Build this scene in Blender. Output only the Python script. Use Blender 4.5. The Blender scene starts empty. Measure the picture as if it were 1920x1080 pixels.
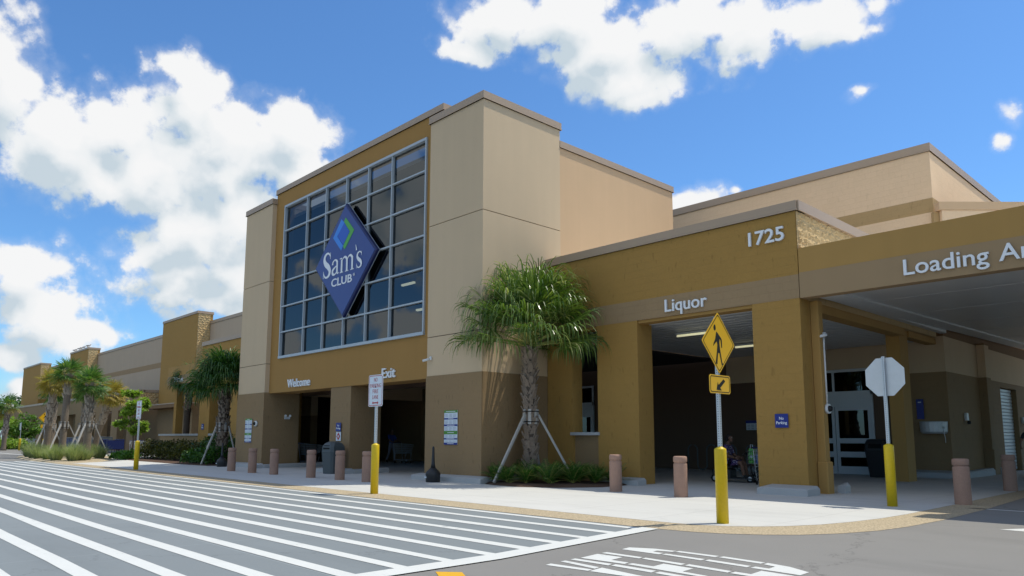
import bpy, bmesh, math, random
from mathutils import Vector, Matrix
random.seed(7)
R = math.radians
sc = bpy.context.scene
COL = sc.collection

# ------------------------------------------------------------------ camera
F, PY = 1373.0, 640.0
yaw, pitch, roll = R(-46.417), R(7.505), R(0.082)
fd = Vector((math.sin(yaw)*math.cos(pitch), math.cos(yaw)*math.cos(pitch), math.sin(pitch)))
rt = Vector((math.cos(yaw), -math.sin(yaw), 0)); up = rt.cross(fd)
rt, up = rt*math.cos(roll)+up*math.sin(roll), up*math.cos(roll)-rt*math.sin(roll)
cd = bpy.data.cameras.new('camera'); cam = bpy.data.objects.new('camera', cd); COL.objects.link(cam)
cd.sensor_width = 36; cd.lens = F/1920*36; cd.shift_y = (PY-540)/1920
cd.clip_start = 0.1; cd.clip_end = 3000
M = Matrix((rt, up, -fd)).transposed().to_4x4(); M.translation = Vector((0, 0, 1.3))
cam.matrix_world = M; sc.camera = cam

# ------------------------------------------------------------------ exposure
sc.view_settings.view_transform = 'Standard'; sc.view_settings.look = 'None'
sc.view_settings.exposure = 0.0; sc.view_settings.gamma = 1.0
try: sc.view_settings.use_curve_mapping = False
except Exception: pass
sc.render.engine = 'CYCLES'
sc.cycles.max_bounces = 8; sc.cycles.diffuse_bounces = 4; sc.cycles.transparent_max_bounces = 12
sc.cycles.use_denoising = True

# ------------------------------------------------------------------ sun and sky
SUNV = Vector((0.22, 0.41, 1.0)).normalized()
sl = bpy.data.lights.new('sun', 'SUN'); sun = bpy.data.objects.new('sun', sl); COL.objects.link(sun)
sl.energy = 4.0; sl.angle = R(0.5); sl.color = (1.0, 0.94, 0.80)
sun.location = (0, 0, 60); sun.rotation_euler = SUNV.to_track_quat('Z', 'Y').to_euler()

W = bpy.data.worlds.new('World'); sc.world = W; W.use_nodes = True
nt = W.node_tree; nt.nodes.clear()

def N(tree, t, **kw):
    n = tree.nodes.new(t)
    for k, v in kw.items():
        if k.startswith('i_'):
            key = k[2:]
            n.inputs[int(key) if key.isdigit() else key].default_value = v
        else: setattr(n, k, v)
    return n
def mth(tree, op, a, b=None, c=None, clamp=False):
    n = tree.nodes.new('ShaderNodeMath'); n.operation = op; n.use_clamp = clamp
    for i, x in enumerate((a, b, c)):
        if x is None: continue
        if isinstance(x, (int, float)): n.inputs[i].default_value = x
        else: tree.links.new(x, n.inputs[i])
    return n.outputs[0]
def vmth(tree, op, a, b=None):
    n = tree.nodes.new('ShaderNodeVectorMath'); n.operation = op
    for i, x in enumerate((a, b)):
        if x is None: continue
        if isinstance(x, (tuple, list)): n.inputs[i].default_value = x
        else: tree.links.new(x, n.inputs[i])
    return n.outputs['Value'] if op in ('DOT_PRODUCT', 'LENGTH') else n.outputs[0]

CLOUD_BIAS = 0.20
# cumulus clouds: each entry is azimuth, elevation, half-width, half-height in degrees of the open sky
CLOUDS = [(-82.3,22.0,2.5,3.8),(-83.0,23.3,1.7,2.3),(-78.4,19.6,3.6,3.7),(-75.4,21.0,2.7,2.4),(-77.3,17.5,4.5,2.1),(-73.4,18.9,3.1,3.2),
 (-72.0,25.1,2.2,2.0),(-71.0,23.2,2.7,2.8),(-68.8,21.7,3.2,2.5),(-64.0,22.4,3.0,2.2),(-65.7,20.3,3.7,3.0),(-69.0,18.8,4.1,3.3),(-67.4,15.5,4.5,2.9),
 (-62.9,19.4,2.4,2.3),(-72.7,13.1,3.1,1.7),(-70.8,11.4,4.2,2.1),(-68.2,9.7,3.3,1.7),(-80.5,11.0,2.2,1.9),(-79.0,8.2,3.2,2.1),(-76.9,7.3,2.4,1.4),
 (-81.0,5.6,1.7,1.0),(-46.9,31.5,4.0,1.6),(-42.4,31.1,5.3,2.3),(-38.1,29.4,4.8,2.7),(-37.0,26.8,3.9,1.8),(-29.5,30.0,6.1,2.6),(-28.4,27.6,2.8,1.7),
 (-21.9,29.1,3.0,1.8),(-49.6,29.5,2.9,1.1),(-35.6,25.5,2.1,0.9),(-20.0,24.5,1.1,.75),(-10.6,20.2,1.28,1.4),(-11.4,18.7,1.1,.8),(-32.5,17.7,2.2,1.1),
 (-29.6,18.4,0.8,0.4),(-64.6,12.7,2.6,2.6),(-80.5,3.4,1.7,1.2),(-66.5,12.0,3.4,3.2),(-63.2,16.0,3.0,3.2),(-71.5,15.2,3.0,2.2),(-65.0,9.5,3.4,2.2),(-68.5,13.0,4.6,2.4),(-62.6,12.6,2.6,2.6),(-74.5,17.8,3.4,2.4),(-39.5,28.6,4.6,2.2),(-33.0,29.4,4.0,2.2),
 # the other side of the sky: glass reflections, large clouds added as fill light
 (-126.5,20.5,4.5,4.0),(-124.0,21.5,4.0,3.4),(-122.0,17.0,3.2,3.0),(-127.0,17.5,3.0,2.6),(-121.5,19.0,2.6,3.4),(-126.0,15.5,2.6,2.6),(-118.8,12.6,1.6,1.3),(-125.5,8.6,3.2,1.4),(-121.0,8.3,1.8,1.0),(-115.5,6.6,1.8,1.2),
 (-140,18,8,5),(-155,12,9,4),(150,42,26,15),(-148,40,22,15),(178,62,40,12),(108,36,18,13),(-112,58,22,11),(75,62,20,10),(-105,10,5,3),(140,14,10,5),(100,10,9,4),(40,12,10,4),(170,30,12,7),(-110,45,14,8),(60,40,14,8),(10,55,12,8)]
g = bpy.data.node_groups.new('cloud_density', 'ShaderNodeTree')
g.interface.new_socket('Dir', in_out='INPUT', socket_type='NodeSocketVector')
g.interface.new_socket('Density', in_out='OUTPUT', socket_type='NodeSocketFloat')
gi = g.nodes.new('NodeGroupInput'); go = g.nodes.new('NodeGroupOutput')
dirn = gi.outputs[0]
sx = N(g, 'ShaderNodeSeparateXYZ'); g.links.new(dirn, sx.inputs[0])
az = mth(g, 'MULTIPLY', mth(g, 'ARCTAN2', sx.outputs[0], sx.outputs[1]), 57.29578)
el = mth(g, 'MULTIPLY', mth(g, 'ARCSINE', sx.outputs[2]), 57.29578)
nz1 = N(g, 'ShaderNodeTexNoise', i_Scale=9.0, i_Detail=2.0); g.links.new(dirn, nz1.inputs['Vector'])
wob = vmth(g, 'SCALE', vmth(g, 'SUBTRACT', nz1.outputs['Color'], (0.5, 0.5, 0.5)))
wob.node.inputs['Scale'].default_value = 4.5
cx = N(g, 'ShaderNodeCombineXYZ'); g.links.new(az, cx.inputs[0]); g.links.new(el, cx.inputs[1])
ae = vmth(g, 'ADD', cx.outputs[0], wob)
ae = vmth(g, 'MULTIPLY', ae, (1, 1, 0))
acc = None
for a, e, ra, re in CLOUDS:
    d = vmth(g, 'MULTIPLY', vmth(g, 'SUBTRACT', ae, (a, e, 0)), (1/ra, 1/re, 0))
    v = mth(g, 'SUBTRACT', 0.36 if ra < 1.3 else 1.0, vmth(g, 'LENGTH', d))
    acc = v if acc is None else mth(g, 'SMOOTH_MAX', acc, v, 0.25)
nz2 = N(g, 'ShaderNodeTexNoise', i_Scale=15.0, i_Detail=3.0, i_Roughness=0.55); g.links.new(dirn, nz2.inputs['Vector'])
dens = mth(g, 'ADD', mth(g, 'MAXIMUM', acc, -2.0), mth(g, 'MULTIPLY', mth(g, 'SUBTRACT', nz2.outputs[0], 0.5), 1.3))
g.links.new(dens, go.inputs[0])

tc = N(nt, 'ShaderNodeTexCoord'); gen = tc.outputs['Generated']
def dgroup(vec):
    n = nt.nodes.new('ShaderNodeGroup'); n.node_tree = g; nt.links.new(vec, n.inputs[0]); return n.outputs[0]
d0 = dgroup(gen)
sh = vmth(nt, 'NORMALIZE', vmth(nt, 'ADD', gen, (0.006, 0.012, 0.045)))
d1 = dgroup(sh)
nzf = N(nt, 'ShaderNodeTexNoise', i_Scale=34.0, i_Detail=8.0, i_Roughness=0.60); nt.links.new(gen, nzf.inputs['Vector'])
vo = N(nt, 'ShaderNodeTexVoronoi', i_Scale=42.0); vo.feature = 'F1'
nt.links.new(vmth(nt, 'ADD', gen, vmth(nt, 'MULTIPLY', nzf.outputs['Color'], (0.03, 0.03, 0.03))), vo.inputs['Vector'])
fine = mth(nt, 'ADD', mth(nt, 'MULTIPLY', mth(nt, 'SUBTRACT', nzf.outputs[0], 0.5), 1.5), mth(nt, 'MULTIPLY', mth(nt, 'SUBTRACT', 0.45, vo.outputs['Distance']), 0.55))
dF = mth(nt, 'ADD', mth(nt, 'ADD', d0, CLOUD_BIAS), fine)
mr = N(nt, 'ShaderNodeMapRange'); mr.interpolation_type = 'SMOOTHSTEP'
mr.inputs['From Min'].default_value = -0.08; mr.inputs['From Max'].default_value = 0.46
nt.links.new(dF, mr.inputs['Value'])
# thick cloud towards the sun from a point keeps the sunlight off it
shade = N(nt, 'ShaderNodeMapRange'); shade.inputs['From Min'].default_value = -0.15; shade.inputs['From Max'].default_value = 1.12
nt.links.new(mth(nt, 'SUBTRACT', mth(nt, 'ADD', d1, mth(nt, 'MULTIPLY', mth(nt, 'SUBTRACT', d1, d0), 0.8)), mth(nt, 'MULTIPLY', fine, 0.62)), shade.inputs['Value'])
cr = N(nt, 'ShaderNodeValToRGB'); nt.links.new(shade.outputs[0], cr.inputs[0])
cr.color_ramp.elements[0].position = 0.0; cr.color_ramp.elements[0].color = (0.97, 0.975, 0.98, 1)
e = cr.color_ramp.elements.new(0.45); e.color = (0.89, 0.92, 0.94, 1)
cr.color_ramp.elements[-1].position = 1.0; cr.color_ramp.elements[-1].color = (0.60, 0.70, 0.775, 1)
veil = N(nt, 'ShaderNodeMapRange'); veil.interpolation_type = 'SMOOTHSTEP'
veil.inputs['From Min'].default_value = -0.55; veil.inputs['From Max'].default_value = 0.75; veil.inputs['To Max'].default_value = 0.62
nt.links.new(mth(nt, 'ADD', d0, mth(nt, 'MULTIPLY', fine, 0.8)), veil.inputs['Value'])
cover = mth(nt, 'MAXIMUM', mr.outputs[0], veil.outputs[0])
sky = N(nt, 'ShaderNodeTexSky'); sky.sky_type = 'NISHITA'; sky.sun_disc = False
sky.sun_elevation = math.asin(SUNV.z); sky.sun_rotation = math.atan2(SUNV.x, SUNV.y)
sky.altitude = 0; sky.air_density = 1.0; sky.dust_density = 0.4; sky.ozone_density = 2.5
SKYS = 0.15
skc = vmth(nt, 'MULTIPLY', sky.outputs[0], (0.56, 0.86, 1.12))
clc = vmth(nt, 'SCALE', cr.outputs[0]); clc.node.inputs['Scale'].default_value = 0.95/SKYS
mx = N(nt, 'ShaderNodeMix', data_type='RGBA'); nt.links.new(cover, mx.inputs[0])
nt.links.new(skc, mx.inputs[6]); nt.links.new(clc, mx.inputs[7])
bg = N(nt, 'ShaderNodeBackground'); bg.inputs[1].default_value = SKYS; nt.links.new(mx.outputs[2], bg.inputs[0])
W.cycles.sampling_method = 'MANUAL'; W.cycles.sample_map_resolution = 512
wo = N(nt, 'ShaderNodeOutputWorld'); nt.links.new(bg.outputs[0], wo.inputs[0])

# ------------------------------------------------------------------ mesh helpers
class MB:
    def __init__(s): s.v=[]; s.f=[]; s.m=[]; s.mats=[]; s.sm=[]
    def mi(s, m):
        if m not in s.mats: s.mats.append(m)
        return s.mats.index(m)
    def face(s, idx, m, smooth=False): s.f.append(tuple(idx)); s.m.append(s.mi(m)); s.sm.append(smooth)
    def add(s, pts): b=len(s.v); s.v.extend([tuple(p) for p in pts]); return b
    def poly(s, pts, m): b=s.add(pts); s.face(range(b, b+len(pts)), m)
    def box(s, x0,x1,y0,y1,z0,z1, m):
        b=s.add([(x0,y0,z0),(x1,y0,z0),(x1,y1,z0),(x0,y1,z0),(x0,y0,z1),(x1,y0,z1),(x1,y1,z1),(x0,y1,z1)])
        for q in ((0,3,2,1),(4,5,6,7),(0,1,5,4),(1,2,6,5),(2,3,7,6),(3,0,4,7)): s.face([b+i for i in q], m)
    def bbox(s, x0,x1,y0,y1,z0,z1, m, c=0.01):
        """box with a chamfered top and vertical edges"""
        p=[(x0+c,y0),(x1-c,y0),(x1,y0+c),(x1,y1-c),(x1-c,y1),(x0+c,y1),(x0,y1-c),(x0,y0+c)]
        q=[(x0+2*c,y0+c),(x1-2*c,y0+c),(x1-c,y0+2*c),(x1-c,y1-2*c),(x1-2*c,y1-c),(x0+2*c,y1-c),(x0+c,y1-2*c),(x0+c,y0+2*c)]
        s.rings([[(a,b_,z0) for a,b_ in p],[(a,b_,z1-c) for a,b_ in p],[(a,b_,z1) for a,b_ in q]], m)
    def rings(s, rs, m, caps=True, smooth=False, closed=True):
        n=len(rs[0]); bs=[s.add(r) for r in rs]
        for a,b in zip(bs, bs[1:]):
            for i in range(n if closed else n-1):
                j=(i+1)%n; s.face((a+i,a+j,b+j,b+i), m, smooth)
        if caps: s.face([bs[0]+i for i in range(n)][::-1], m); s.face([bs[-1]+i for i in range(n)], m)
    def tube(s, pts, rad, m, n=8, caps=True, smooth=True):
        pts=[Vector(p) for p in pts]
        if not isinstance(rad,(list,tuple)): rad=[rad]*len(pts)
        rs=[]; ref=None
        for i,p in enumerate(pts):
            t=(pts[min(i+1,len(pts)-1)]-pts[max(i-1,0)]).normalized()
            if ref is None: ref = Vector((0,0,1)) if abs(t.z)<.9 else Vector((1,0,0))
            a=t.cross(ref).normalized(); b=t.cross(a).normalized(); ref=-b if False else ref
            if abs(t.dot(ref))>.95: ref=Vector((0,1,0)) if abs(t.y)<.9 else Vector((1,0,0))
            rs.append([p+(a*math.cos(2*math.pi*k/n)+b*math.sin(2*math.pi*k/n))*rad[i] for k in range(n)])
        s.rings(rs, m, caps, smooth)
    def lathe(s, prof, m, c=(0,0,0), n=24, smooth=True, sx=1, sy=1):
        rs=[[(c[0]+r*sx*math.cos(2*math.pi*k/n), c[1]+r*sy*math.sin(2*math.pi*k/n), c[2]+z) for k in range(n)] for r,z in prof]
        s.rings(rs, m, True, smooth)
    def prism(s, pts, fn0, fn1, m):
        s.rings([[fn0(*p) for p in pts],[fn1(*p) for p in pts]], m, True)
    def ellipsoid(s, c, r, m, n=14, k=9, rot=None):
        rs=[]
        for i in range(k+1):
            ph=math.pi*(i+.02*(1 if i==0 else -1 if i==k else 0))/k
            ring=[]
            for j in range(n):
                th=2*math.pi*j/n
                p=Vector((r[0]*math.sin(ph)*math.cos(th), r[1]*math.sin(ph)*math.sin(th), -r[2]*math.cos(ph)))
                if rot: p=rot@p
                ring.append(p+Vector(c))
            rs.append(ring)
        s.rings(rs, m, True, True)
    def mesh(s, me, m, smooth=False):
        b=s.add([v.co[:] for v in me.vertices])
        for p in me.polygons: s.face([b+i for i in p.vertices], m, smooth)
    def build(s, name, parent=None, world=True, fix=True):
        me=bpy.data.meshes.new(name); vv=s.v
        if parent is not None and world:
            inv=PM[parent.name].inverted(); vv=[inv@Vector(v) for v in vv]
        me.from_pydata(vv, [], s.f)
        for m in s.mats: me.materials.append(m)
        me.polygons.foreach_set('material_index', s.m); me.polygons.foreach_set('use_smooth', s.sm)
        if fix:
            bm=bmesh.new(); bm.from_mesh(me); bmesh.ops.recalc_face_normals(bm, faces=bm.faces); bm.to_mesh(me); bm.free()
        me.update()
        o=bpy.data.objects.new(name, me); COL.objects.link(o)
        if parent is not None: o.parent=parent; PM[o.name]=PM[parent.name].copy()
        else: PM[o.name]=Matrix.Identity(4)
        return o
PM={}
def tag(o, label=None, cat=None, group=None, kind=None):
    if label: o['label']=label
    if cat: o['category']=cat
    if group: o['group']=group
    if kind: o['kind']=kind
    return o
def thing(name, label, cat, loc=(0,0,0), rotz=0, group=None):
    o=bpy.data.objects.new(name, None); COL.objects.link(o); o.location=loc; o.rotation_euler=(0,0,rotz); o.empty_display_size=.2
    PM[o.name]=Matrix.Translation(loc)@Matrix.Rotation(rotz,4,'Z')
    return tag(o,label,cat,group)
def copy_tree(o, parent=None):
    c=o.copy(); COL.objects.link(c)
    if parent is not None: c.parent=parent
    for ch in [x for x in bpy.data.objects if x.parent==o and x is not c]: copy_tree(ch, c)
    return c
def rebase(o, loc):
    """move a one-mesh thing's origin to its base without moving the mesh"""
    o.data.transform(Matrix.Translation(-Vector(loc))); o.location=loc; PM[o.name]=Matrix.Translation(loc); return o

# ------------------------------------------------------------------ materials
def mat(name, col, rough=.8, var=.06, vscale=1.2, bump=0., bscale=60., spec=.3, metal=0., streak=0., grain=0., gscale=250., coat=0.):
    m=bpy.data.materials.new(name); m.use_nodes=True; t=m.node_tree; b=t.nodes['Principled BSDF']
    b.inputs['Roughness'].default_value=rough; b.inputs['Specular IOR Level'].default_value=spec; b.inputs['Metallic'].default_value=metal
    b.inputs['Coat Weight'].default_value=coat
    geo=N(t,'ShaderNodeNewGeometry'); pos=geo.outputs['Position']
    c=None
    nz=N(t,'ShaderNodeTexNoise',i_Scale=vscale,i_Detail=6.,i_Roughness=.6); t.links.new(pos,nz.inputs['Vector'])
    f=mth(t,'ADD',1.0-var,mth(t,'MULTIPLY',nz.outputs[0],2*var))
    if streak:
        mp=vmth(t,'MULTIPLY',pos,(2.2,2.2,.12)); n2=N(t,'ShaderNodeTexNoise',i_Scale=1.5,i_Detail=5.); t.links.new(mp,n2.inputs['Vector'])
        f=mth(t,'MULTIPLY',f,mth(t,'ADD',1-streak,mth(t,'MULTIPLY',n2.outputs[0],2*streak)))
    if grain:
        n3=N(t,'ShaderNodeTexNoise',i_Scale=gscale,i_Detail=2.); t.links.new(pos,n3.inputs['Vector'])
        f=mth(t,'MULTIPLY',f,mth(t,'ADD',1-grain,mth(t,'MULTIPLY',n3.outputs[0],2*grain)))
    cc=vmth(t,'SCALE',tuple(col)); t.links.new(f,cc.node.inputs['Scale']); t.links.new(cc,b.inputs['Base Color'])
    if bump:
        n4=N(t,'ShaderNodeTexNoise',i_Scale=bscale,i_Detail=4.); t.links.new(pos,n4.inputs['Vector'])
        bp=N(t,'ShaderNodeBump'); bp.inputs['Distance'].default_value=bump; t.links.new(n4.outputs[0],bp.inputs['Height']); t.links.new(bp.outputs[0],b.inputs['Normal'])
    return m
def cmu(name, col, rough_face=.017, mort=.965, var=.07):
    m=bpy.data.materials.new(name); m.use_nodes=True; t=m.node_tree; b=t.nodes['Principled BSDF']
    b.inputs['Roughness'].default_value=.85; b.inputs['Specular IOR Level'].default_value=.25
    pos=N(t,'ShaderNodeNewGeometry').outputs['Position']
    s=N(t,'ShaderNodeSeparateXYZ'); t.links.new(pos,s.inputs[0])
    cb=N(t,'ShaderNodeCombineXYZ'); t.links.new(mth(t,'ADD',s.outputs[0],s.outputs[1]),cb.inputs[0]); t.links.new(s.outputs[2],cb.inputs[1])
    nj=N(t,'ShaderNodeTexNoise',i_Scale=7.,i_Detail=3.); t.links.new(pos,nj.inputs['Vector'])
    br=N(t,'ShaderNodeTexBrick'); t.links.new(vmth(t,'ADD',cb.outputs[0],vmth(t,'MULTIPLY',nj.outputs['Color'],(.012,.012,0))),br.inputs['Vector'])
    br.inputs['Scale'].default_value=1; br.inputs['Brick Width'].default_value=.4064; br.inputs['Row Height'].default_value=.2032
    br.inputs['Mortar Size'].default_value=.005; br.inputs['Mortar Smooth'].default_value=.8
    br.inputs['Color1'].default_value=(1,1,1,1); br.inputs['Color2'].default_value=(.975,.975,.97,1); br.inputs['Mortar'].default_value=(mort,mort,mort,1)
    n1=N(t,'ShaderNodeTexNoise',i_Scale=.6,i_Detail=6.,i_Roughness=.65); t.links.new(pos,n1.inputs['Vector'])
    n2=N(t,'ShaderNodeTexNoise',i_Scale=13.,i_Detail=7.,i_Roughness=.68); t.links.new(pos,n2.inputs['Vector'])
    # odd open vertical joints and chips
    n5=N(t,'ShaderNodeTexNoise',i_Scale=1.,i_Detail=1.); t.links.new(vmth(t,'MULTIPLY',cb.outputs[0],(9.,2.6,0)),n5.inputs['Vector'])
    chip=N(t,'ShaderNodeMapRange'); chip.inputs['From Min'].default_value=.66; chip.inputs['From Max'].default_value=.74; chip.inputs['To Min'].default_value=1.; chip.inputs['To Max'].default_value=.82+.13*(mort>.97); t.links.new(n5.outputs[0],chip.inputs['Value'])
    f=mth(t,'MULTIPLY',mth(t,'ADD',1-var,mth(t,'MULTIPLY',n1.outputs[0],2*var)),mth(t,'ADD',.93,mth(t,'MULTIPLY',n2.outputs[0],.14)))
    f=mth(t,'MULTIPLY',f,chip.outputs[0])
    c1=vmth(t,'MULTIPLY',br.outputs['Color'],tuple(col)); c2=vmth(t,'SCALE',c1); t.links.new(f,c2.node.inputs['Scale']); t.links.new(c2,b.inputs['Base Color'])
    h=mth(t,'SUBTRACT',mth(t,'MULTIPLY',n2.outputs[0],rough_face),mth(t,'MULTIPLY',br.outputs['Fac'],.003))
    bp=N(t,'ShaderNodeBump'); bp.inputs['Distance'].default_value=1.0; bp.inputs['Strength'].default_value=1.0
    t.links.new(h,bp.inputs['Height']); t.links.new(bp.outputs[0],b.inputs['Normal'])
    return m
def leafmat(name, c0, c1, c2=None, trans=.35, rough=.45):
    m=bpy.data.materials.new(name); m.use_nodes=True; t=m.node_tree; b=t.nodes['Principled BSDF']; out=t.nodes['Material Output']
    geo=N(t,'ShaderNodeNewGeometry'); r=N(t,'ShaderNodeValToRGB'); t.links.new(geo.outputs['Random Per Island'],r.inputs[0])
    r.color_ramp.elements[0].color=(*c0,1); r.color_ramp.elements[1].color=(*c1,1)
    if c2: e=r.color_ramp.elements.new(.88); e.color=(*c1,1); r.color_ramp.elements[-1].color=(*c2,1)
    t.links.new(r.outputs[0],b.inputs['Base Color']); b.inputs['Roughness'].default_value=rough; b.inputs['Specular IOR Level'].default_value=.4
    tr=N(t,'ShaderNodeBsdfTranslucent'); t.links.new(vmth(t,'MULTIPLY',r.outputs[0],(1.1,1.25,.5)),tr.inputs[0])
    mxs=N(t,'ShaderNodeMixShader'); mxs.inputs[0].default_value=trans
    t.links.new(b.outputs[0],mxs.inputs[1]); t.links.new(tr.outputs[0],mxs.inputs[2]); t.links.new(mxs.outputs[0],out.inputs[0])
    return m
def glassmat(name, refl=.17, tint=(.20,.24,.27)):
    m=bpy.data.materials.new(name); m.use_nodes=True; t=m.node_tree; out=t.nodes['Material Output']; t.nodes.remove(t.nodes['Principled BSDF'])
    gl=N(t,'ShaderNodeBsdfGlossy'); gl.inputs['Roughness'].default_value=.004; gl.inputs['Color'].default_value=(.86,.95,1,1)
    tp=N(t,'ShaderNodeBsdfTransparent'); tp.inputs[0].default_value=(*tint,1)
    lw=N(t,'ShaderNodeLayerWeight'); lw.inputs[0].default_value=.35
    f=mth(t,'ADD',refl,mth(t,'MULTIPLY',lw.outputs['Fresnel'],.12),clamp=True)
    mxs=N(t,'ShaderNodeMixShader'); t.links.new(f,mxs.inputs[0]); t.links.new(tp.outputs[0],mxs.inputs[1]); t.links.new(gl.outputs[0],mxs.inputs[2]); t.links.new(mxs.outputs[0],out.inputs[0])
    return m
def emit(name, col, s):
    m=bpy.data.materials.new(name); m.use_nodes=True; b=m.node_tree.nodes['Principled BSDF']
    b.inputs['Base Color'].default_value=(*col,1); b.inputs['Emission Color'].default_value=(*col,1); b.inputs['Emission Strength'].default_value=s
    return m

BEIGE=mat('beige_stucco',(.58,.44,.285),.9,.05,.7,.0015,140,streak=.04,grain=.05)
PEACH=mat('peach_stucco',(.59,.40,.235),.9,.05,.7,.0015,140,streak=.04,grain=.05)
LHALL=mat('far_wall_stucco',(.46,.36,.26),.9,.06,.5,.0015,140,streak=.05,grain=.05)
PEACHB=cmu('peach_block',(.75,.535,.335),.004,.975,.05)
GOLDS=mat('gold_stucco',(.36,.20,.060),.9,.05,.8,.0015,140,streak=.05,grain=.05)
GOLD=cmu('gold_block',(.375,.218,.060))
GOLDP=mat('gold_panel',(.40,.235,.072),.8,.05,.8,.001,140,streak=.05)
BROWN=cmu('brown_block',(.285,.19,.098))
STONE=cmu('split_stone',(.56,.40,.20),.03,.85,.2)
BAND=mat('taupe_band',(.33,.225,.122),.85,.04,.8,.001,140,streak=.04)
BANDB=cmu('taupe_block',(.33,.225,.122),.004,.975,.05)
TANB=cmu('tan_band_block',(.42,.28,.13),.006,.97,.05)
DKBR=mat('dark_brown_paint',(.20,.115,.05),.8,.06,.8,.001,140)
CAP=mat('parapet_metal',(.40,.295,.205),.5,.05,.6,0,spec=.4)
JOINT=mat('joint_shadow_gap',(.10,.085,.065),.9)
WHITE=mat('white_membrane',(.8,.8,.78),.7,.03)
SOFF=mat('soffit_metal',(.56,.57,.57),.32,.05,.8,spec=.5)
TRIM=mat('soffit_trim',(.62,.64,.64),.45,.04)
CONC=mat('concrete_base',(.40,.41,.41),.85,.08,2.,.001,60,grain=.1,gscale=80)
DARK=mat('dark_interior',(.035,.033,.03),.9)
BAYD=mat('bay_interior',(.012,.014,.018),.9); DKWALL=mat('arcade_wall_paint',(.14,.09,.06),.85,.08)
ALU=mat('white_aluminium',(.62,.66,.68),.4,.02,spec=.5)
FRAME=mat('window_frame_metal',(.40,.45,.49),.4,.02,spec=.5)
GLASS=glassmat('tinted_glass',.085,(.14,.17,.20)); DGLASS=glassmat('door_glass',.06,(.10,.11,.12))
LIGHT=emit('lit_tube',(.9,.86,.55),.55); LIGHTW=emit('far_lit_tube',(1.,.88,.55),2.2)
LET=mat('white_letter',(.78,.80,.82),.4,.01); SIL=mat('silver_letter',(.62,.63,.62),.35,.02,metal=.2)
BLUE=mat('sign_blue',(.022,.048,.22),.35,.02,spec=.5); NAVY=mat('sign_edge_navy',(.012,.02,.10),.4,.02,spec=.5)
LBLUE=mat('emblem_light_blue',(.05,.24,.72),.35,.01); MBLUE=mat('emblem_mid_blue',(.025,.11,.50),.35,.01); GREEN=mat('emblem_green',(.09,.38,.06),.35,.01)
SGREEN=mat('board_green',(.08,.24,.03),.4,.02); SBLUE=mat('board_blue',(.015,.03,.22),.4,.02); SWHITE=mat('board_white',(.62,.68,.74),.4,.02); SGREY=mat('board_small_print',(.30,.34,.42),.5,.02)
YEL=mat('yellow_plastic',(.64,.45,.008),.42,.10,2.2,spec=.4,grain=.10,gscale=22); SYEL=mat('sign_yellow',(.74,.42,.012),.35,.02,spec=.5); BLK=mat('sign_black',(.012,.012,.012),.5,.02)
RED=mat('sign_red',(.42,.03,.03),.5,.02); GALV=mat('galvanised_steel',(.50,.53,.55),.42,.08,25.,metal=.55,spec=.5); ALUM=mat('sign_back_aluminium',(.55,.57,.58),.42,.10,9.,metal=.3,spec=.5)
PINK=mat('pink_concrete',(.345,.215,.16),.88,.22,3.,.002,90,grain=.22,gscale=60)
BIN=mat('grey_green_plastic',(.075,.09,.095),.5,.05,spec=.4); BINB=mat('black_plastic',(.022,.023,.025),.45,.05,spec=.4); HOLE=mat('bin_opening',(.008,.008,.008),.9)
BARK=mat('palm_bark',(.085,.066,.052),.95,.35,9.,.012,30,grain=.25,gscale=60); BOOT=mat('palm_boot',(.25,.195,.15),.9,.45,14.,.004,60,grain=.2,gscale=90)
BARKD=mat('dark_bark',(.085,.06,.045),.95,.35,9.,.01,30); SBARK=mat('sabal_bark',(.19,.155,.12),.95,.3,9.,.01,30,grain=.2,gscale=60); SBOOT=mat('sabal_boot',(.36,.31,.255),.9,.35,12.,.004,60); WOOD=mat('brace_timber',(.42,.40,.37),.85,.15,6.,.001,80); BRN=mat('tree_bark',(.15,.11,.085),.95,.3,12.,.006,40)
PET=leafmat('palm_petiole',(.22,.25,.05),(.36,.34,.10),None,.1)
PALML=leafmat('palm_frond',(.05,.11,.018),(.18,.26,.055),(.46,.47,.22),.34,.28)
PALML2=leafmat('dark_palm_frond',(.018,.06,.010),(.055,.135,.022),(.15,.23,.06),.30,.38)
SABG=leafmat('sabal_green',(.05,.13,.025),(.15,.27,.07),(.36,.37,.14),.38,.4)
SABY=leafmat('sabal_yellow',(.30,.24,.05),(.46,.35,.10),(.24,.25,.06),.38,.6)
TREEL=leafmat('tree_leaf',(.14,.25,.025),(.28,.40,.06),(.42,.50,.15),.42,.45)
SHRUBL=leafmat('shrub_leaf',(.05,.13,.018),(.13,.24,.04),(.2,.3,.06),.35,.45)
DTREE=leafmat('far_tree_leaf',(.02,.06,.018),(.05,.11,.03),None,.3,.5)
HEDGE=leafmat('hedge_leaf',(.035,.05,.008),(.10,.10,.016),(.18,.15,.03),.3,.5)
FERN=leafmat('fern_leaf',(.02,.07,.01),(.06,.15,.02),(.10,.22,.03),.3,.45)
GRASS=leafmat('muhly_grass',(.20,.26,.10),(.34,.38,.19),(.46,.44,.27),.40,.6)
GCOV=leafmat('ground_cover_leaf',(.06,.17,.02),(.14,.28,.04),None,.35,.5)
MULCH=mat('mulch',(.10,.06,.04),.95,.4,20.,.02,60,grain=.3,gscale=70)
SKIN=mat('skin',(.36,.20,.135),.55,.05,spec=.35); SKIND=mat('deep_skin',(.16,.085,.055),.55,.05,spec=.35); HAIR=mat('dark_hair',(.02,.015,.012),.6,.1)
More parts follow.
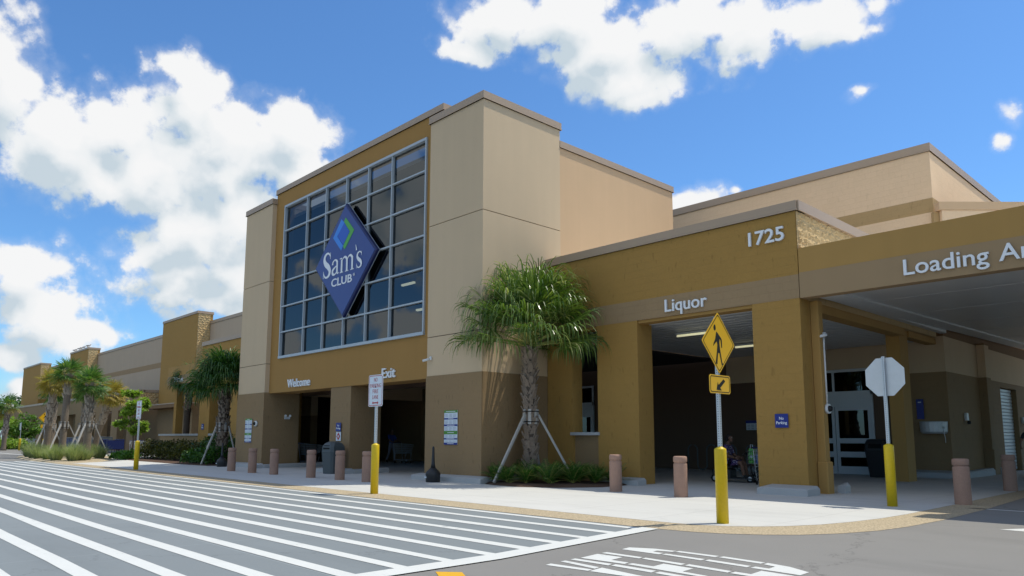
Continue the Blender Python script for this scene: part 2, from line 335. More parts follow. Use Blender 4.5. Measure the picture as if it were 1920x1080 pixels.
CSHIRT=mat('blue_shirt',(.03,.07,.26),.85,.1); CPANT=mat('grey_trousers',(.24,.23,.27),.85,.1); CBLK=mat('black_cloth',(.016,.017,.022),.85,.1); CGRY=mat('charcoal_shirt',(.05,.055,.06),.85,.1); SHOE=mat('shoe',(.02,.02,.02),.6)
EYEW=mat('eye_white',(.7,.7,.68),.3); LIP=mat('lips',(.28,.10,.08),.5)
CHROME=mat('cart_wire',(.42,.44,.46),.3,.05,metal=.7); CARTB=mat('cart_blue_plastic',(.010,.02,.10),.5,.05); CARTG=mat('cart_grey_plastic',(.11,.125,.13),.5,.05); RUB=mat('rubber',(.015,.015,.015),.8)
CAMW=mat('camera_white',(.68,.69,.68),.4,.02)
BIRDG=mat('bird_grey',(.20,.20,.21),.8); BIRDW=mat('bird_white',(.65,.65,.64),.8)
def patterned():
    m=mat('patterned_dress',(.05,.05,.12),.85); t=m.node_tree; b=t.nodes['Principled BSDF']
    pos=N(t,'ShaderNodeNewGeometry').outputs['Position']; v=N(t,'ShaderNodeTexVoronoi',i_Scale=18.); t.links.new(pos,v.inputs['Vector'])
    r=N(t,'ShaderNodeValToRGB'); r.color_ramp.interpolation='CONSTANT'; t.links.new(v.outputs['Distance'],r.inputs[0])
    r.color_ramp.elements[0].color=(.55,.5,.6,1); r.color_ramp.elements[1].position=.28; r.color_ramp.elements[1].color=(.03,.03,.10,1)
    e=r.color_ramp.elements.new(.62); e.color=(.12,.06,.16,1); t.links.new(r.outputs[0],b.inputs['Base Color']); return m
DRESS=patterned()

# ------------------------------------------------------------------ lettering
def _txt(s, off=.0, ext=.02):
    cu=bpy.data.curves.new('t','FONT'); cu.body=s; cu.size=1; cu.extrude=ext; cu.offset=off; cu.resolution_u=4
    o=bpy.data.objects.new('t',cu); COL.objects.link(o)
    dg=bpy.context.evaluated_depsgraph_get(); dg.update()
    me=bpy.data.meshes.new_from_object(o.evaluated_get(dg)); bpy.data.objects.remove(o); bpy.data.curves.remove(cu)
    return me
_h=_txt('H',0); CAPH=max(v.co.y for v in _h.vertices)
def put_text(mb, s, a0, a1, z0, cap, plane, m, axis='X', off=.0, depth=.02):
    """lettering from a0 to a1 along the wall, baseline z0, capital height cap; axis 'X': wall facing -Y, 'Y': wall facing +X"""
    me=_txt(s, off); xs=[v.co.x for v in me.vertices]; lo,hi=min(xs),max(xs)
    for v in me.vertices:
        u=a0+(v.co.x-lo)/(hi-lo)*(a1-a0); z=z0+v.co.y/CAPH*cap; d=(v.co.z+.02)/.04*depth
        v.co = Vector((u, plane-d, z)) if axis=='X' else Vector((plane+d, u, z))
    mb.mesh(me, m)

# ------------------------------------------------------------------ ground
def jointed(name, col, bw, bh, ms, mort, **kw):
    m=mat(name,col,**kw); t=m.node_tree; b=t.nodes['Principled BSDF']; src=b.inputs['Base Color'].links[0].from_socket
    pos=N(t,'ShaderNodeNewGeometry').outputs['Position']; br=N(t,'ShaderNodeTexBrick'); t.links.new(pos,br.inputs['Vector'])
    br.offset=0; br.inputs['Scale'].default_value=1; br.inputs['Brick Width'].default_value=bw; br.inputs['Row Height'].default_value=bh; br.inputs['Mortar Size'].default_value=ms
    br.inputs['Color1'].default_value=(1,1,1,1); br.inputs['Color2'].default_value=(.955,.96,.965,1); br.inputs['Mortar'].default_value=(mort,mort,mort,1)
    t.links.new(vmth(t,'MULTIPLY',src,br.outputs['Color']),b.inputs['Base Color']); return m
ASPH=mat('asphalt',(.215,.208,.197),.9,.12,.35,.002,220,grain=.30,gscale=110)
def worn(m, crack=.55, scale=.23, stain=.16, speck=0.):
    t=m.node_tree; b=t.nodes['Principled BSDF']; src=b.inputs['Base Color'].links[0].from_socket; pos=N(t,'ShaderNodeNewGeometry').outputs['Position']
    nw=N(t,'ShaderNodeTexNoise',i_Scale=1.1,i_Detail=6.,i_Roughness=.7); t.links.new(pos,nw.inputs['Vector'])
    v=N(t,'ShaderNodeTexVoronoi',i_Scale=scale); v.feature='DISTANCE_TO_EDGE'; t.links.new(vmth(t,'ADD',pos,vmth(t,'MULTIPLY',nw.outputs['Color'],(1.6,1.6,0))),v.inputs['Vector'])
    c=N(t,'ShaderNodeMapRange'); c.inputs['From Max'].default_value=.0035; c.inputs['To Min'].default_value=1-crack; t.links.new(v.outputs['Distance'],c.inputs['Value'])
    n2=N(t,'ShaderNodeTexNoise',i_Scale=.55,i_Detail=5.,i_Roughness=.62); t.links.new(vmth(t,'MULTIPLY',pos,(.45,1.5,1)),n2.inputs['Vector'])
    st_=N(t,'ShaderNodeMapRange'); st_.inputs['From Min'].default_value=.52; st_.inputs['From Max'].default_value=.74; st_.inputs['To Min'].default_value=1.; st_.inputs['To Max'].default_value=1-stain; t.links.new(n2.outputs[0],st_.inputs['Value'])
    f=mth(t,'MULTIPLY',c.outputs[0],st_.outputs[0])
    if speck:
        n3=N(t,'ShaderNodeTexVoronoi',i_Scale=2.6); t.links.new(pos,n3.inputs['Vector']); q=N(t,'ShaderNodeMapRange'); q.inputs['From Max'].default_value=.06; q.inputs['To Min'].default_value=1-speck; t.links.new(n3.outputs['Distance'],q.inputs['Value']); f=mth(t,'MULTIPLY',f,q.outputs[0])
    o=vmth(t,'SCALE',src); t.links.new(f,o.node.inputs['Scale']); t.links.new(o,b.inputs['Base Color']); return m
worn(ASPH,.35,.20,.14,.25)
GPAINT=jointed('grey_road_paint',(.205,.228,.238),3.1,3.7,.008,1.22,rough=.75,var=.08,vscale=.5,grain=.05,gscale=30)
WPAINT=mat('white_road_paint',(.61,.62,.60),.7,.08,2.,0,grain=.07,gscale=60)
def flaked(m, under):
    t=m.node_tree; b=t.nodes['Principled BSDF']; src=b.inputs['Base Color'].links[0].from_socket; pos=N(t,'ShaderNodeNewGeometry').outputs['Position']
    n=N(t,'ShaderNodeTexNoise',i_Scale=5.,i_Detail=9.,i_Roughness=.75); t.links.new(pos,n.inputs['Vector']); n2=N(t,'ShaderNodeTexNoise',i_Scale=.5,i_Detail=3.); t.links.new(pos,n2.inputs['Vector'])
    r=N(t,'ShaderNodeMapRange'); r.inputs['From Min'].default_value=.60; r.inputs['From Max'].default_value=.70; t.links.new(mth(t,'ADD',n.outputs[0],mth(t,'MULTIPLY',mth(t,'SUBTRACT',n2.outputs[0],.5),.35)),r.inputs['Value'])
    mx_=N(t,'ShaderNodeMix',data_type='RGBA'); t.links.new(mth(t,'MULTIPLY',r.outputs[0],.55),mx_.inputs[0]); t.links.new(src,mx_.inputs[6]); mx_.inputs[7].default_value=(*under,1); t.links.new(mx_.outputs[2],b.inputs['Base Color'])
flaked(WPAINT,(.25,.26,.26))
YPAINT=mat('yellow_road_paint',(.66,.36,.02),.7,.1,2.,0,grain=.1)
WALK=jointed('sidewalk_concrete',(.56,.555,.53),1.83,1.83,.008,.72,rough=.85,var=.07,vscale=.6,grain=.05,gscale=90)
AGG=mat('exposed_aggregate',(.41,.335,.225),.9,.22,9.,.005,60,grain=.95,gscale=34)
GRND=mat('lawn_ground',(.09,.12,.04),.95,.3,.5)

worn(GPAINT,.22,.16,.13); worn(WALK,.12,.25,.12,.22)
def sheet(name, pts, z, m, kind='structure'):
    b=MB(); b.poly([(x,y,z) for x,y in pts], m); return tag(b.build(name,fix=False),kind=kind)
sheet('asphalt_road', [(-420,-260),(160,-260),(160,420),(-420,420)], 0, ASPH)
inner=[(-43.0,9.72),(-10.2,9.74),(-7.2,9.74),(-6.6,9.76),(-6.2,9.84),(-5.85,10.0),(-5.55,10.25),(-5.25,10.65),(-5.0,11.2),(-4.83,11.9),(-4.7,12.8),(-4.65,13.8),(-4.66,16),(-4.72,19.8),(-4.8,26.9)]
outer=[(-43.0,8.97),(-10.2,8.97),(-7.0,8.97),(-6.3,8.99),(-5.8,9.06),(-5.4,9.22),(-5.0,9.5),(-4.66,9.85),(-4.35,10.4),(-4.12,11.1),(-4.0,11.9),(-3.93,13.3),(-3.97,16),(-4.15,19.8),(-4.25,26.9)]
sheet('aggregate_strip', outer+inner[::-1], .004, AGG)
sheet('sidewalk', inner+[(-4.8,27.27),(-44.5,27.27),(-62,27.27),(-62,12.6),(-44.5,12.6),(-43.0,11)], .006, WALK)
sheet('side_walkway', [(-7.64,26.9),(-4.25,26.9),(-4.3,60),(-7.64,60)], .004, WALK)
def bandx(y): return -6.26+(-.02)*(y-7) - (.1 if y>8.7 else 0)
sheet('painted_crossing', [(-47.6,-3.0),(-6.05,-3.0),(-6.2,5.8),(-6.42,8.93),(-47.6,8.93)], .004, GPAINT)
st=MB()
ys=[8.76,8.13,7.48,6.86,6.25,5.64,5.03,4.42,3.81,3.2,2.6,2.0,1.4,.8,.2,-.4,-1.0]
for y in ys:
    h=.088 if y<8.7 else .07
    xr=-6.2-(.0715*(y-5.66) if y>5.66 else 0)
    n=14; rnd=random.Random(int(y*100))
    lo=[(-47.4+(xr+47.4)*i/n, y-h+rnd.uniform(-.02,.02), .008) for i in range(n+1)]; hi=[(p[0], y+h+rnd.uniform(-.02,.02), .008) for p in lo]
    b=st.add(lo+hi)
    for i in range(n): st.face((b+i,b+i+1,b+n+1+i+1,b+n+1+i), WPAINT)
tag(st.build('crossing_stripes',fix=False),kind='structure')
sheet('crossing_edge_line', [(-6.22,-3.0),(-5.94,-3.0),(-5.95,5.5),(-6.34,8.93),(-6.62,8.93),(-6.25,5.6)], .012, WPAINT)
YIELD=[[(-5.39,5.61),(-5.41,5.71),(-4.89,5.76),(-4.87,5.67)],[(-5.43,5.88),(-5.43,5.96),(-4.92,5.91),(-4.9,5.81)],[(-4.85,5.67),(-4.89,5.91),(-4.38,5.84),(-3.33,5.81),(-3.33,5.71),(-4.4,5.72)],
[(-5.44,6.05),(-5.45,6.14),(-4.96,6.16),(-4.93,6.06)],[(-4.9,6.07),(-4.92,6.17),(-4.41,6.16),(-4.39,6.05)],[(-4.35,6.05),(-4.36,6.15),(-3.35,6.11),(-3.34,6.01)],
[(-5.44,6.21),(-5.49,6.56),(-5.15,6.58),(-5.12,6.35),(-4.89,6.35),(-4.87,6.25)],[(-4.84,6.26),(-4.84,6.35),(-4.58,6.35),(-4.6,6.56),(-4.23,6.54),(-4.21,6.32),(-3.91,6.29),(-3.91,6.21)],
[(-3.86,6.21),(-3.86,6.29),(-3.68,6.29),(-3.68,6.5),(-3.36,6.48),(-3.34,6.18)],
[(-5.5,6.64),(-5.5,6.74),(-5.0,6.74),(-4.98,6.65)],[(-4.95,6.66),(-4.96,6.74),(-4.44,6.72),(-4.43,6.62)],[(-4.39,6.63),(-4.4,6.73),(-3.89,6.69),(-3.88,6.59)],[(-3.85,6.58),(-3.85,6.69),(-3.68,6.68),(-3.70,6.92),(-3.36,6.90),(-3.33,6.56)],
[(-5.52,7.04),(-5.55,7.22),(-5.28,7.36),(-5.0,7.39),(-5.0,7.3),(-5.17,7.25),(-5.16,7.16),(-5.01,7.15),(-5.0,7.04)],[(-4.98,7.33),(-4.98,7.42),(-4.47,7.43),(-4.46,7.33)],[(-4.97,7.06),(-4.97,7.14),(-4.46,7.13),(-4.45,7.03)],
[(-4.41,7.04),(-4.42,7.14),(-3.91,7.1),(-3.9,7.0)],[(-4.43,7.35),(-4.42,7.44),(-3.91,7.4),(-3.91,7.30)],[(-3.87,7.29),(-3.88,7.40),(-3.61,7.34),(-3.34,7.18),(-3.33,6.97),(-3.86,7.0),(-3.86,7.10),(-3.71,7.09),(-3.72,7.24)]]
yb=MB()
for p in YIELD: yb.poly([(x,y,.004) for x,y in p], WPAINT)
tag(yb.build('yield_road_lettering',fix=False),kind='structure')
rm=MB()
for p in ([(-4.25,15.86),(-4.24,15.98),(-1.2,15.86),(-1.2,15.74)],[(-2.98,12.52),(-2.72,12.98),(-2.3,13.02),(-2.34,12.9),(-2.62,12.82),(-2.66,12.5)],[(-2.62,12.46),(-2.6,12.58),(-1.6,12.6),(-1.6,12.46)],[(-3.5,16.45),(-3.45,16.6),(-2.4,16.6),(-2.4,16.45)]):
    rm.poly([(x,y,.004) for x,y in p], WPAINT)
tag(rm.build('side_road_markings',fix=False),kind='structure')
ym=MB()
for k in range(5): ym.poly([(-5.86+.24*k*.0,4.55-.42*k,.004),(-5.66,4.72-.42*k,.004),(-5.2,4.45-.42*k,.004),(-5.4,4.28-.42*k,.004)][::1], YPAINT)
tag(ym.build('yellow_hatching',fix=False),kind='structure')
sheet('far_access_lane_line', [(-118,14.6),(-60,14.6),(-60,14.9),(-118,14.9)], .004, WPAINT) if False else None
sheet('far_lane_line', [(-100,11.4),(-64,11.4),(-64,11.6),(-100,11.6)], .004, WPAINT)
sheet('far_lawn', [(-420,9),(-93,14.2),(-90.5,17.6),(-90,21.5),(-138.6,22),(-139,40),(-420,40)], .004, GRND)
# planting beds with a soil mound
def bed(name, pts, h=.07, m=MULCH):
    b=MB(); cxx=sum(p[0] for p in pts)/len(pts); cyy=sum(p[1] for p in pts)/len(pts)
    rs=[]
    for k,(s,z) in enumerate(((1,.002),(.93,h*.6),(.8,h),(.4,h*1.15))): rs.append([(cxx+(x-cxx)*s,cyy+(y-cyy)*s,z) for x,y in pts])
    b.rings(rs,m,True); return tag(b.build(name),kind='structure')
bed('palm_bed', [(-16.05,14.05),(-15.2,13.75),(-14.2,13.75),(-13.2,14.3),(-12.6,15.3),(-12.7,16.85),(-16.1,16.85)])
bed('hedge_bed', [(-49.8,13.6),(-44,13.2),(-37,13.1),(-34.2,13.3),(-33.4,14.6),(-33.4,16.8),(-49.8,16.8)],.05)
bed('grass_island', [(-60.5,10.6),(-55,9.5),(-50,9.1),(-45,8.95),(-42.8,9.2),(-42.2,10.0),(-43.2,11.2),(-47.5,13),(-56,15),(-62,15.6),(-63,13)],.09,AGG)

# ------------------------------------------------------------------ the store
STORE=thing('store_building','tan and brown big box store with a tall glazed entrance tower','building',(-24.6,14.15,0))
def P(mb,name,parent=STORE): return mb.build(name,parent)
def cap(b,x0,x1,y0,y1,z0,z1,o=.045):
    b.box(x0-o,x1+o,y0-o,y1+o,z0,z1,CAP)
    b.box(x0-o-.012,x1+o+.012,y0-o-.012,y1+o+.012,z0-.0,z0+.035,CAP)
# -- entrance tower
t=MB()
XL0,XL1,XR0,XR1,YF=-33.15,-30.45,-18.82,-16.15,14.15
def pier(b,x0,x1,y1,top,zs=(4.49,8.17)):
    b.box(x0-.02,x1+.02,YF-.02,y1,0,3.24,BROWN)
    lo=3.24
    for z in list(zs)+[top]:
        b.box(x0,x1,YF,y1,lo+(.012 if lo>3.3 else 0),z-(.012 if z!=top else 0),BEIGE); lo=z
    b.box(x0+.03,x1-.03,YF+.03,y1-.03,3.2,top-.05,JOINT)
pier(t,XR0,XR1,17.6,11.72); pier(t,XL0,XL1,15.8,11.72,(4.49,8.17))
cap(t,XR0,XR1,YF,17.6,11.70,11.95); cap(t,XL0,XL1,YF,17.6,11.70,11.95)
t.box(XL0,XL1,15.805,17.6,3.6,11.7,BEIGE)
# centre wall round the window
wx0,wx1,wz0,wz1=-29.55,-19.25,4.68,11.42
t.box(XL1,wx0,14.35,14.75,3.2,12.16,GOLDS); t.box(wx1,XR0,14.35,14.75,3.2,12.16,GOLDS)
t.box(wx0,wx1,14.35,14.75,3.2,wz0,GOLDS); t.box(wx0,wx1,14.35,14.75,wz1,12.16,GOLDS)
t.box(XL1+.02,XR0-.02,14.752,15.3,3.21,3.6,GOLDS)
cap(t,XL1-.0,XR0+.42,14.35,14.7,12.14,12.37)
t.box(XR0,XR0+.45,14.36,14.7,11.96,12.14,GOLDS)
t.box(XR0-.3,XR0+.35,14.72,16.6,11.5,12.22,WHITE)
# wing walls behind the piers
t.box(-16.6,-16.18,17.6,24.3,4.9,11.12,PEACH); t.box(-16.58,-16.2,17.6,24.28,4.9,8.155,PEACH)
cap(t,-16.6,-16.18,17.65,24.3,11.10,11.34)
t.box(-33.1,-32.7,17.6,24.3,3.3,11.12,PEACH); cap(t,-33.1,-32.7,17.65,24.3,11.10,11.34)
t.box(-33.0,-16.6,17.3,17.6,3.3,11.0,DKWALL)
t.box(-32.6,-16.7,14.8,24.2,11.0,11.15,WHITE)
# middle pier
t.box(-25.2,-23.75,14.38,15.7,0,3.2,BROWN)
P(t,'entrance_tower')
# -- tower window
f=MB(); cxs=[wx0,-27.55,-25.98,-24.4,-22.85,-21.3,wx1]; czs=[wz0,5.79,6.91,8.03,9.15,10.28,wz1]
def bar(x0,x1,z0,z1,y0=14.30,y1=14.46): f.box(x0,x1,y0,y1,z0,z1,FRAME)
bar(wx0-.02,wx1+.02,wz0-.03,wz0+.075,14.26); bar(wx0-.02,wx1+.02,wz1-.07,wz1+.02,14.28); bar(wx0-.02,wx0+.045,wz0+.075,wz1-.07,14.28); bar(wx1-.045,wx1+.02,wz0+.075,wz1-.07,14.28)
for x in cxs[1:-1]: bar(x-.024,x+.024,wz0+.075,wz1-.07)
for i in range(6):
    a=cxs[i]+(.045 if i==0 else .024); c=cxs[i+1]-(.045 if i==5 else .024)
    for z in czs[1:-1]: bar(a,c,z-.026,z+.026,14.303)
wf=P(f,'tower_window')
gl=MB()
for i in range(6):
    for j in range(6):
        rnd=random.Random(i*7+j); a=rnd.uniform(-.006,.006); c=rnd.uniform(-.006,.006)
        x0,x1,z0,z1=cxs[i]+.02,cxs[i+1]-.02,czs[j]+.02,czs[j+1]-.02
        gl.poly([(x0,14.40+a,z0),(x1,14.40-a,z0),(x1,14.40-a+c,z1),(x0,14.40+a+c,z1)],GLASS)
gl.build('glass_panes',wf,fix=False)
r=MB()
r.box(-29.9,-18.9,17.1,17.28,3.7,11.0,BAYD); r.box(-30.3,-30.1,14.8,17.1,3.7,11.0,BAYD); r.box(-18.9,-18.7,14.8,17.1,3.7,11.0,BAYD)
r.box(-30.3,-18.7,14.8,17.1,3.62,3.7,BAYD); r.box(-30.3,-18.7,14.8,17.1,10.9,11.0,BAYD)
P(r,'window_bay_interior')
for x,z in ((-22.9,7.16),(-21.9,6.05)): l=MB(); l.box(x-.4,x+.4,16.2,16.3,z,z+.07,LIGHTW); l.build('strip_light',wf)
# -- side entrance wing (mirrored at the tyre side)
def wing(b, sx, ox, full=True):
    X=lambda x: ox+sx*x
    def bx(x0,x1,y0,y1,z0,z1,m):
        a,c=sorted((X(x0),X(x1))); b.box(a,c,y0,y1,z0,z1,m)
    Y0,Y1=16.9,17.35
    bx(.0,8.37,Y0,Y1,5.22,6.80,GOLD); bx(-.002,8.372,Y0-.004,Y1,4.64,5.22,BANDB)
    bx(.02,1.08,Y0+.002,Y1,0,4.64,GOLD); bx(1.08,2.08,Y0+.10,Y1,0,1.38,BROWN); bx(1.02,2.14,Y0-.06,Y1+.02,1.38,1.47,CONC)
    bx(2.08,3.57,Y0+.002,Y1+.25,0,4.64,GOLD); bx(7.13,8.37,Y0+.002,Y1,0,4.64,GOLD)
    for z,m in ((4.56,GOLDP),): bx(3.57,7.13,Y0+.06,Y1,z,4.638,m); bx(1.08,2.08,Y0+.06,Y1,z,4.638,m)
    a,c=sorted((X(0.0),X(8.37))); cap(b,a,c,Y0,Y1-.05,6.80,7.05)
w=MB(); wing(w,1,-16.13)
# side face of the wing: rock faced blocks
def rockface(b, x, ya, yb, za, zb, m, seed, bulge=.055):
    rnd=random.Random(seed); row=0; z=za
    while z<zb-.02:
        z1=min(z+.2032,zb); y=ya-(.2032 if row%2 else 0)
        while y<yb-.02:
            a,c=max(y,ya),min(y+.4064,yb)
            if c-a>.03:
                nu,nv=max(2,int((c-a)/.05)),4; g_=[]; tilt=rnd.uniform(-.4,.4); tz=rnd.uniform(-.5,.5); ph=rnd.uniform(0,6)
                for j in range(nv+1):
                    for i in range(nu+1):
                        u,v=i/nu,j/nv; e=min(u,1-u,1)*2; e2=min(v,1-v)*2
                        d=(.006 if (e==0 or e2==0) else bulge*min(1,e*1.6)**.5*min(1,e2*1.4)**.5*(.6+tilt*(u-.5)+tz*(v-.5)+.28*math.sin(7*u+5*v+ph))+rnd.uniform(-.016,.016))
                        g_.append((x+d,a+(c-a)*u,z+(z1-z)*v))
                q=b.add(g_)
                for j in range(nv):
                    for i in range(nu): k_=q+j*(nu+1)+i; b.face((k_,k_+1,k_+nu+2,k_+nu+1),m)
            y+=.4064
        z=z1; row+=1
rockface(w,-7.755,16.905,25.4,5.80,6.80,STONE,4)
w.box(-8.21,-7.76,17.35,26.9,4.64,6.80,STONE); w.box(-8.20,-7.762,16.905,17.4,5.26,6.79,GOLD)
w.box(-7.81,-7.665,16.9,26.5,6.80,7.05,CAP); w.box(-8.26,-7.81,17.3,26.5,6.802,7.048,CAP)
w.box(-8.21,-7.76,17.355,18.05,0,4.64,GOLDP); w.box(-8.35,-7.95,24.0,24.7,0,4.64,GOLDP)
w.box(-8.15,-7.78,18.05,23.99,4.42,4.64,GOLDP); w.box(-8.2,-7.9,24.71,27.27,4.45,4.64,GOLDP)
P(w,'side_entrance_wing')
c=MB(); c.box(-16.1,-8.23,17.36,27.24,4.58,4.62,SOFF)
for k in range(24): c.box(-16.1,-8.24,17.5+.4*k,17.52+.4*k,4.568,4.579,SOFF)
c.box(-16.1,-8.25,17.3,27.24,6.2,6.35,WHITE)
P(c,'arcade_ceiling')
w2=MB(); wing(w2,-1,-33.17)
w2.box(-41.55,-41.1,17.35,24.3,4.64,6.80,STONE); w2.box(-41.59,-41.06,17.4,24.3,6.80,7.05,CAP)
w2.box(-41.4,-33.2,17.4,24.5,6.2,6.35,WHITE)
for x0,x1 in (): pass
P(w2,'tyre_entrance_wing') if False else None
# the wing on the tyre side is wider and stands with one door bay
w3=MB(); Y0,Y1=16.9,17.35
w3.box(-45.1,-33.17,Y0,Y1,5.22,6.80,GOLD); w3.box(-45.1,-33.17,Y0-.004,Y1,4.64,5.22,BANDB); cap(w3,-45.1,-33.17,Y0,Y1-.05,6.80,7.05)
w3.box(-45.1,-43.55,Y0+.002,Y1+.6,0,4.64,GOLD); w3.box(-41.5,-33.17,Y0+.002,Y1,0,4.64,GOLD); w3.box(-43.55,-41.5,Y0+.05,Y1,4.5,4.638,GOLDP)
w3.box(-45.1,-44.65,Y1+.6,24.5,4.64,6.80,STONE); w3.box(-45.14,-44.61,Y1,24.5,6.80,7.05,CAP); w3.box(-45,-33.2,17.4,24.5,6.2,6.35,WHITE); w3.box(-45.0,-33.2,20.5,20.7,0,6.2,DARK)
w3.box(-45.6,-45.15,18.6,24.5,0,5.9,GOLD); w3.box(-50.2,-45.6,19.6,20.0,0,4.65,GOLD); w3.box(-50.6,-50.15,17.3,17.75,1.5,4.65,GOLD)
P(w3,'tyre_entrance_wing')
c3=MB(); c3.box(-50.9,-45.12,16.9,17.05,5.26,5.87,GOLDP); c3.box(-50.9,-45.12,16.895,17.05,4.70,5.26,BAND); c3.box(-50.9,-50.75,17.05,24.4,4.7,5.87,BAND)
c3.box(-50.75,-45.62,17.05,24.4,4.78,4.85,SOFF); c3.box(-50.75,-45.62,17.05,24.4,5.7,5.76,WHITE)
P(c3,'tyre_canopy')
lw=MB(); lw.box(-51.9,-45.12,16.95,17.25,0,1.40,BANDB); lw.bbox(-51.98,-45.12,16.88,17.32,1.40,1.52,CONC); lw.box(-43.53,-41.7,16.95,17.25,0,1.40,BANDB); lw.bbox(-43.53,-41.7,16.88,17.32,1.40,1.52,CONC)
tag(rebase(lw.build('planter_wall'),(-47,17,0)),'low taupe block planter wall with pale coping behind the long hedge','wall')
# -- loading canopy
k=MB()
k.box(-7.74,14.2,16.9,17.2,5.25,5.85,GOLDP); k.box(-7.74,14.2,16.894,17.2,4.63,5.25,BAND); k.box(-2.55,14.0,16.89,17.5,5.86,8.15,GOLDP); cap(k,-2.55,14.0,16.89,17.5,8.15,8.38); k.box(14.05,14.2,17.2,44,4.63,5.85,GOLDP)  # raised parapet out of view is added to push the ground shadow forward
SZ=lambda y: 4.74+.0205*(y-17.2)
k.rings([[(-7.0,17.2,SZ(17.2)),(14.05,17.2,SZ(17.2)),(14.05,44,SZ(44)),(-7.0,44,SZ(44))],[(-7.0,17.2,SZ(17.2)+.05),(14.05,17.2,SZ(17.2)+.05),(14.05,44,SZ(44)+.05),(-7.0,44,SZ(44)+.05)]],SOFF); k.box(-7.56,14.05,17.2,44,5.5,5.62,WHITE)
k.box(-7.752,-7.56,17.2,27.28,4.8,5.62,TRIM)
cs=k
for y in range(0,9): yy=19.5+3.05*y; k.box(-7.0,14.05,yy,yy+.010,SZ(yy)-.006,SZ(yy)-.0005,SOFF)
P(k,'loading_canopy')
tr=MB()
def trim(x0,x1,y0,y1): tr.rings([[(x0,y0,SZ(y0)-.05),(x1,y0,SZ(y0)-.05),(x1,y1,SZ(y1)-.05),(x0,y1,SZ(y1)-.05)],[(x0,y0,SZ(y0)+.03),(x1,y0,SZ(y0)+.03),(x1,y1,SZ(y1)+.03),(x0,y1,SZ(y1)+.03)]],TRIM)
trim(-7.56,-6.99,17.2,26.2); trim(-7.56,-6.99,26.2,27.2); trim(-7.52,-6.99,27.2,44)
P(tr,'soffit_trim')
for x,y in ((5.2,18.2),(13.2,18.2),(13.2,30.0),(13.2,42.5)): cc=MB(); cc.bbox(x,x+.8,y,y+.8,0,4.72,GOLDP,.02); P(cc,'canopy_column')
# -- main hall
m_=MB(); XE=-7.67
m_.box(-60,XE,27.3,95,9.53,11.22,PEACHB); m_.box(-60,XE+.004,27.292,95,9.03,9.53,TANB); m_.box(-60,XE,27.3,95,4.72,9.03,PEACHB)
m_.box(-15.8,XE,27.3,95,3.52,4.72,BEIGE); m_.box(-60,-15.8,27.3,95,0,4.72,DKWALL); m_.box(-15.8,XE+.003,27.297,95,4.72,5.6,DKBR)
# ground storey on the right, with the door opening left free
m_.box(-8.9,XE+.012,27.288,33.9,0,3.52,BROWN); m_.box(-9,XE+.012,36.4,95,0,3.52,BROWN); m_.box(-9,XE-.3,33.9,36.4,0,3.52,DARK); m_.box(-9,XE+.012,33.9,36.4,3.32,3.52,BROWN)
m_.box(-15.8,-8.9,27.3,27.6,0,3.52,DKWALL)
cap(m_,-60,XE,27.3,95,11.20,11.5)
P(m_,'main_hall')
rd=MB()
for i in range(24):
    z=.05+i*.136; rd.rings([[(XE-.20,33.92,z),(XE-.20,36.38,z),(XE-.17,36.38,z+.02),(XE-.17,33.92,z+.02)],[(XE-.20,33.92,z+.13),(XE-.20,36.38,z+.13),(XE-.17,36.38,z+.11),(XE-.17,33.92,z+.11)]],ALU)
P(rd,'roll_up_door')
# downspouts with boots
def spout(x0,y0,y1,ztop,boot,m):
    b=MB(); b.bbox(x0,x0+.20,y0,y1,boot,ztop,m,.012); b.bbox(x0,x0+.25,y0-.05,y1+.03,.0,boot,m,.02); return P(b,'downspout')
spout(-7.755,17.42,17.66,4.62,.75,GOLDP)
b=MB(); y0,y1=31.0,31.55
for z0,z1,m in ((.9,3.52,BROWN),(3.52,4.72,BEIGE),(4.72,4.78,DKBR)): b.box(XE+.012,XE+.28,y0,y1,z0,z1,m)
b.bbox(XE+.012,XE+.34,y0-.06,y1+.06,0,.9,BROWN,.02); P(b,'downspout')
# sloped concrete bases along the walls
def base(b,x0,x1,y0,y1,h=.16,d=.32,sides='f'):
    p=[(x0,y1,0),(x1,y1,0)]
    b.rings([[(x0,y0,0),(x1,y0,0),(x1,y1,0),(x0,y1,0)],[(x0,y0,h*.85),(x1,y0,h*.85),(x1,y1,h*.85),(x0,y1,h*.85)],[(x0+.06,y0+.05,h),(x1-.06,y0+.05,h),(x1-.06,y1,h*1.25),(x0+.06,y1,h*1.25)]],CONC)
def base1(*a):
    bb=MB(); base(bb,*a); P(bb,'concrete_base')
base1(-19.1,-15.78,13.80,14.125); base1(-16.125,-15.80,14.127,15.6); base1(-33.2,-30.2,13.82,14.125); base1(-30.425,-30.12,14.127,17); base1(-25.5,-23.45,14.02,14.375,.15); base1(-23.745,-23.4,14.377,15.9,.15)
base1(-8.72,-7.5,16.25,16.89,.17); base1(-14.0,-12.35,16.5,16.89,.16); base1(-7.5,-7.32,17.85,18.15,.2); base1(-8.95,-7.35,26.95,27.285,.2); base1(-7.655,-7.33,27.29,30.9,.2); base1(-7.655,-7.33,31.7,33.8,.2)
base1(-16.0,-12.4,26.9,27.28,.16)
